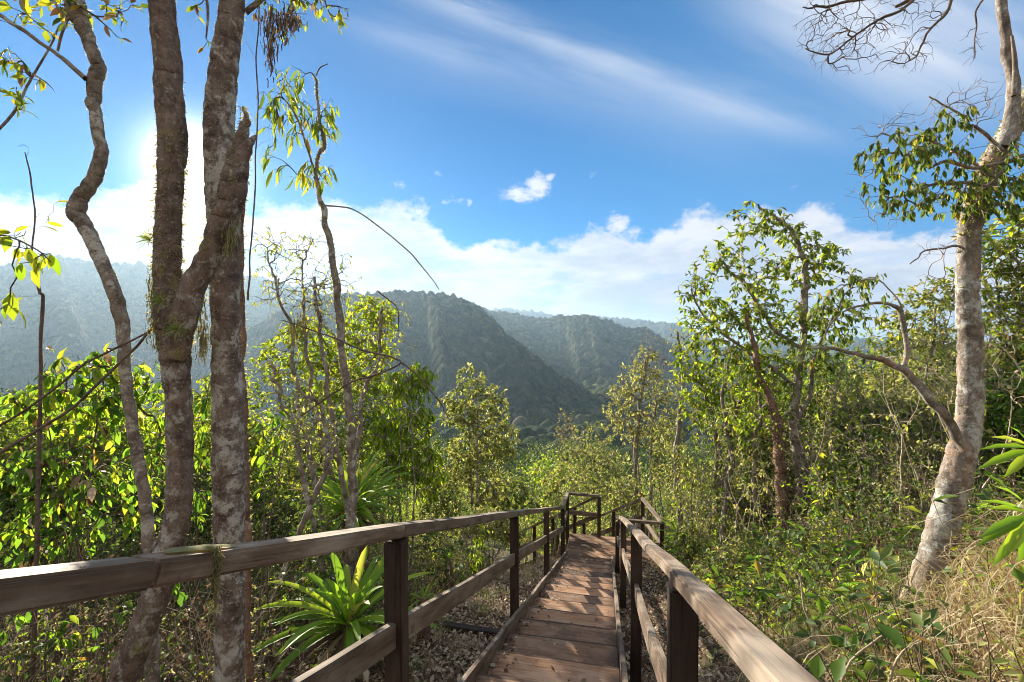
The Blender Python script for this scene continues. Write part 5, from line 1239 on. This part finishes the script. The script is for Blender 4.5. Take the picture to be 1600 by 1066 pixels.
# leaf litter on the ground and on the treads
def litter(n, smin, smax, ud, name, label, L=.055, mats=('leaf_dead',), zf=None):
    s_ = g.uniform(smin, smax, n); u_ = ud(n); x = .979 * u_ + .203 * s_; y = .979 * s_ - .203 * u_
    z = G(x, y) if zf is None else zf(s_)
    ge = Geo(); d = norm(np.stack([g.normal(0, 1, n), g.normal(0, 1, n), g.normal(0, .25, n)], -1)); up = norm(np.stack([g.normal(0, .35, n), g.normal(0, .35, n), np.ones(n)], -1))
    LL = L * g.uniform(.4, 1.3, n)
    leaves(ge, np.stack([x, y, z + g.uniform(.004, .03, n) * (1 if zf is None else .25)], -1), d, up, LL, LL * g.uniform(.35, .6, n), g.uniform(.2, .6), -.3, True)
    return tagp(ge.build(name, M[mats[0]], None, False), label, kind='stuff')
litter(26000, 1.5, 13.5, lambda n: -1.0 - np.abs(g.normal(0, 1.0, n)), 'leaf_litter', 'pale and brown dead leaves strewn on the ground beside the steps', .068)
litter(16000, .6, 13.5, lambda n: .15 + np.abs(g.normal(0, .8, n)), 'leaf_litter', 'dead leaves strewn under and beside the bank side railing', .068)
litter(9000, 1.0, 9, lambda n: -2 - np.abs(g.normal(0, 2.5, n)), 'leaf_litter', 'dead leaves lying among the thicket', .07)
litter(9000, 0, 7, lambda n: 1.2 + np.abs(g.normal(0, 1.6, n)), 'leaf_litter', 'dead leaves caught in the bank grass', .06)
ztread = lambda s_: NZ - RISE * np.clip(np.ceil((s_ + .018) / RUN), 0, 20) + .001
litter(900, 1.5, 10.8, lambda n: np.where(g.random(n) < .7, -.93 + np.abs(g.normal(0, .10, n)), g.uniform(-.9, .03, n)), 'fallen_leaves', 'dry curled leaves and bits on the treads', .055, zf=ztread)
# small twigs lying on the steps
ge = Geo()
for k, (s_, u_) in enumerate([(3.0, -.45), (3.2, -.3), (4.9, -.5), (5.3, -.15), (5.4, -.2), (4.1, -.7), (2.9, -.2), (6.2, -.6), (3.6, -.1), (2.6, -.35), (4.6, -.62)]):
    z = float(ztread(np.array(s_))) + .008; a = g.uniform(0, 3.1); l = g.uniform(.05, .12)
    b0 = W(s_, u_, z) - np.array((math.cos(a) * l, math.sin(a) * l, 0)); b1 = W(s_, u_, z + g.uniform(0, .02)) + np.array((math.cos(a) * l, math.sin(a) * l, .01))
    p, r = stem_path(b0, b1, .0025, .0015, .1, 7, k, .06); p[:, 2] = np.maximum(p[:, 2], z); tube(ge, p, r, 4, 0, 0, False)
tagp(ge.build('twig_litter', M['twig_pale'], None, True), 'broken pale twigs lying on the treads', kind='stuff')
# bare stems arching from the bank grass
for k, (pts, D_, lab) in enumerate([([(1290, 1000, 4), (1262, 960, 4), (1250, 905, 3), (1236, 880, 2)], 3.0, 'bare pale stem arching up at the lower edge of the weeds'), ([(1318, 1066, 5), (1335, 1030, 5), (1370, 1000, 4), (1410, 975, 3)], 2.4, 'bare pale stem lying over towards the dry grass'),
                                     ([(1390, 1080, 5), (1402, 1040, 5), (1420, 1010, 4), (1470, 985, 2)], 2.2, 'bent straw-coloured stem in the dry grass'), ([(1480, 870, 3), (1474, 855, 3), (1490, 848, 2.5), (1530, 850, 2), (1560, 840, 1.5)], 2.9, 'thin vine curling out beside the big patched trunk')]):
    ge = Geo(); p, r = limb(pts, D_, None, .004, k); tube(ge, p, r, 5, .05, k)
    o = ge.build('bare_stem', M['twig_pale'], None, True, p[0]); o.location = tuple(p[0]); tagp(o, lab, 'stem', 'thin bare stems')

# ------------------------------------------------------------------ forest down the slope
def proto_tree(seed, h, nb, n, mat, mat2, L, w_=.6):
    q = np.random.default_rng(seed); ge = Geo(); p, r = stem_path((0, 0, -.5), (q.normal(0, .1) * h, q.normal(0, .1) * h, h * .8), .035 * h * .5, .006 * h, .05, 8, seed); tube(ge, p, r, 5, 0, 0, False)
    cs = []
    for k in range(nb):
        c = np.array((q.normal(0, .20 * h), q.normal(0, .20 * h), h * q.uniform(.35, .95))); cs.append((c, q.uniform(.12, .24) * h))
        tube(ge, np.array([p[4], (p[5] + c) / 2 + (0, 0, -.05 * h), c]), [.008 * h, .005 * h, .002 * h], 4, 0, 0, False)
    out = [(M['twig'], arr(ge))]
    for mt, m_ in ((mat, int(n * .7)), (mat2, n - int(n * .7))):
        k = q.integers(0, nb, m_); v = rand_dir(m_, q, .15) * (q.random((m_, 1)) ** .35)
        rr = np.array([cs[i][1] for i in k])[:, None]; pos = np.array([cs[i][0] for i in k]) + v * rr * (1.15, 1.15, .8)
        gl_ = Geo(); leaves(gl_, pos, norm(v + rand_dir(m_, q) * .7 - (0, 0, .2)), rand_dir(m_, q, .8), L * q.uniform(.6, 1.4, m_), L * w_, .2, .2, True); out.append((M[mt], arr(gl_)))
    return out
near = [proto_tree(1, 6, 12, 2600, 'leaf_mid', 'leaf_bright', .17), proto_tree(2, 6, 10, 2200, 'leaf_olive', 'leaf_mid', .15), proto_tree(3, 6, 12, 2600, 'leaf_dark', 'leaf_mid', .17), proto_tree(4, 6, 9, 1100, 'leaf_olive', 'leaf_dead', .13, .35), proto_tree(5, 6, 11, 2200, 'leaf_bright', 'leaf_mid', .17)]
far_ = [proto_tree(6, 8, 12, 1300, 'leaf_wood', 'leaf_dark', .34), proto_tree(7, 8, 12, 1300, 'leaf_wood', 'leaf_wood', .34), proto_tree(8, 8, 11, 1200, 'leaf_wood', 'leaf_olive', .3), proto_tree(9, 8, 12, 1300, 'leaf_dark', 'leaf_mid', .34)]
def woods(n, r0, r1, amin, amax, protos, prob, label, s0, s1, sink=.1):
    r_ = np.sqrt(g.uniform(r0 ** 2, r1 ** 2, n)); a = np.radians(g.uniform(amin, amax, n)); x = r_ * np.sin(a); y = r_ * np.cos(a)
    pos = np.stack([x, y, G(x, y) - sink], -1); s_, u_ = su(x, y)
    k = ~((np.abs(u_ + .3) < 2.6) & (s_ < 17.5)); pos = pos[k]
    return put('forest', protos, pos, label, s0, s1, prob)
woods(240, 17, 52, -56, 56, near, [.22, .20, .32, .24, .02], 'mixed green woodland on the slope below the landing', .45, 1.05)
woods(60, 10.5, 18, -56, -19, near, [.3, .15, .25, .1, .2], 'woodland dropping away behind the railing side thicket', .45, .75)
woods(60, 12, 19, 30, 56, near, [.3, .2, .25, .1, .15], 'woodland behind the bank side trees', .3, .5)
woods(800, 50, 150, -56, 56, far_, [.32, .40, .26, .02], 'woodland filling the valley bottom', .6, 1.4)
# valley floor and its far woods, canopy modelled crown by crown
def valley(name, A, RRr, cell, seed, label):
    AA, RR = np.meshgrid(A, RRr); X = RR * np.sin(np.radians(AA)); Y = RR * np.cos(np.radians(AA))
    Z = G(X, Y) + 3.0; ci = np.floor(X / cell).astype(int); cj = np.floor(Y / cell).astype(int); best = np.zeros(X.shape); cid = np.zeros(X.shape)
    def hsh(i, j, k):
        h = np.sin(i * 127.1 + j * 311.7 + k * 74.7 + seed) * 43758.5453; return h - np.floor(h)
    for di in (-1, 0, 1):
        for dj in (-1, 0, 1):
            i, j = ci + di, cj + dj; px = (i + .5 + (hsh(i, j, 1) - .5) * .9) * cell; py = (j + .5 + (hsh(i, j, 2) - .5) * .9) * cell
            rr = cell * (.45 + .4 * hsh(i, j, 3)); dome = np.clip(1 - ((X - px) ** 2 + (Y - py) ** 2) / rr ** 2, 0, 1) ** .6 * rr * (.5 + hsh(i, j, 4)); m_ = dome > best
            best = np.where(m_, dome, best); cid = np.where(m_, hsh(i, j, 5), cid)
    Z = Z + best; na, nt = len(A), len(RRr); i = np.arange(nt - 1)[:, None] * na + np.arange(na - 1)[None]
    me = np_mesh(name, np.stack([X, Y, Z], -1).reshape(-1, 3), np.stack([i, i + 1, i + na + 1, i + na], -1).reshape(-1, 4), None, M['canopy'], True)
    at = me.attributes.new('crown', 'FLOAT', 'POINT'); at.data.foreach_set('value', cid.ravel().astype(np.float32))
    return tagp(link(name, me), label, kind='stuff')
valley('forest', np.arange(-60, 60, .16), np.concatenate([np.arange(120, 420, 1.3), np.geomspace(420, 1500, 160)]), 8.0, 4, 'continuous forest canopy along the valley floor')
# ------------------------------------------------------------------ haze
bm = bmesh.new(); bmesh.ops.create_cube(bm, size=1.0)
x0, x1, y0, y1, zb, ztp = -4300, 4300, -320, 5400, -80, 172
for v in bm.verts: v.co = Vector((x0 + (v.co.x + .5) * (x1 - x0), y0 + (v.co.y + .5) * (y1 - y0), zb + (v.co.z + .5) * (ztp - zb)))
me = bpy.data.meshes.new('haze'); bm.to_mesh(me); bm.free()
mh = bpy.data.materials.new('valley_haze'); mh.use_nodes = True; mh.node_tree.nodes.clear()
Th = NT(mh.node_tree)
pv = Th.new('ShaderNodeVolumePrincipled'); pv.inputs['Color'].default_value = (.52, .75, 1.0, 1); pv.inputs['Density'].default_value = 1.75e-4; pv.inputs['Anisotropy'].default_value = .46
oh = Th.new('ShaderNodeOutputMaterial'); Th.l.new(pv.outputs[0], oh.inputs['Volume'])
me.materials.append(mh)
tagp(link('haze', me), 'thin bluish haze hanging in the valley air', kind='stuff')
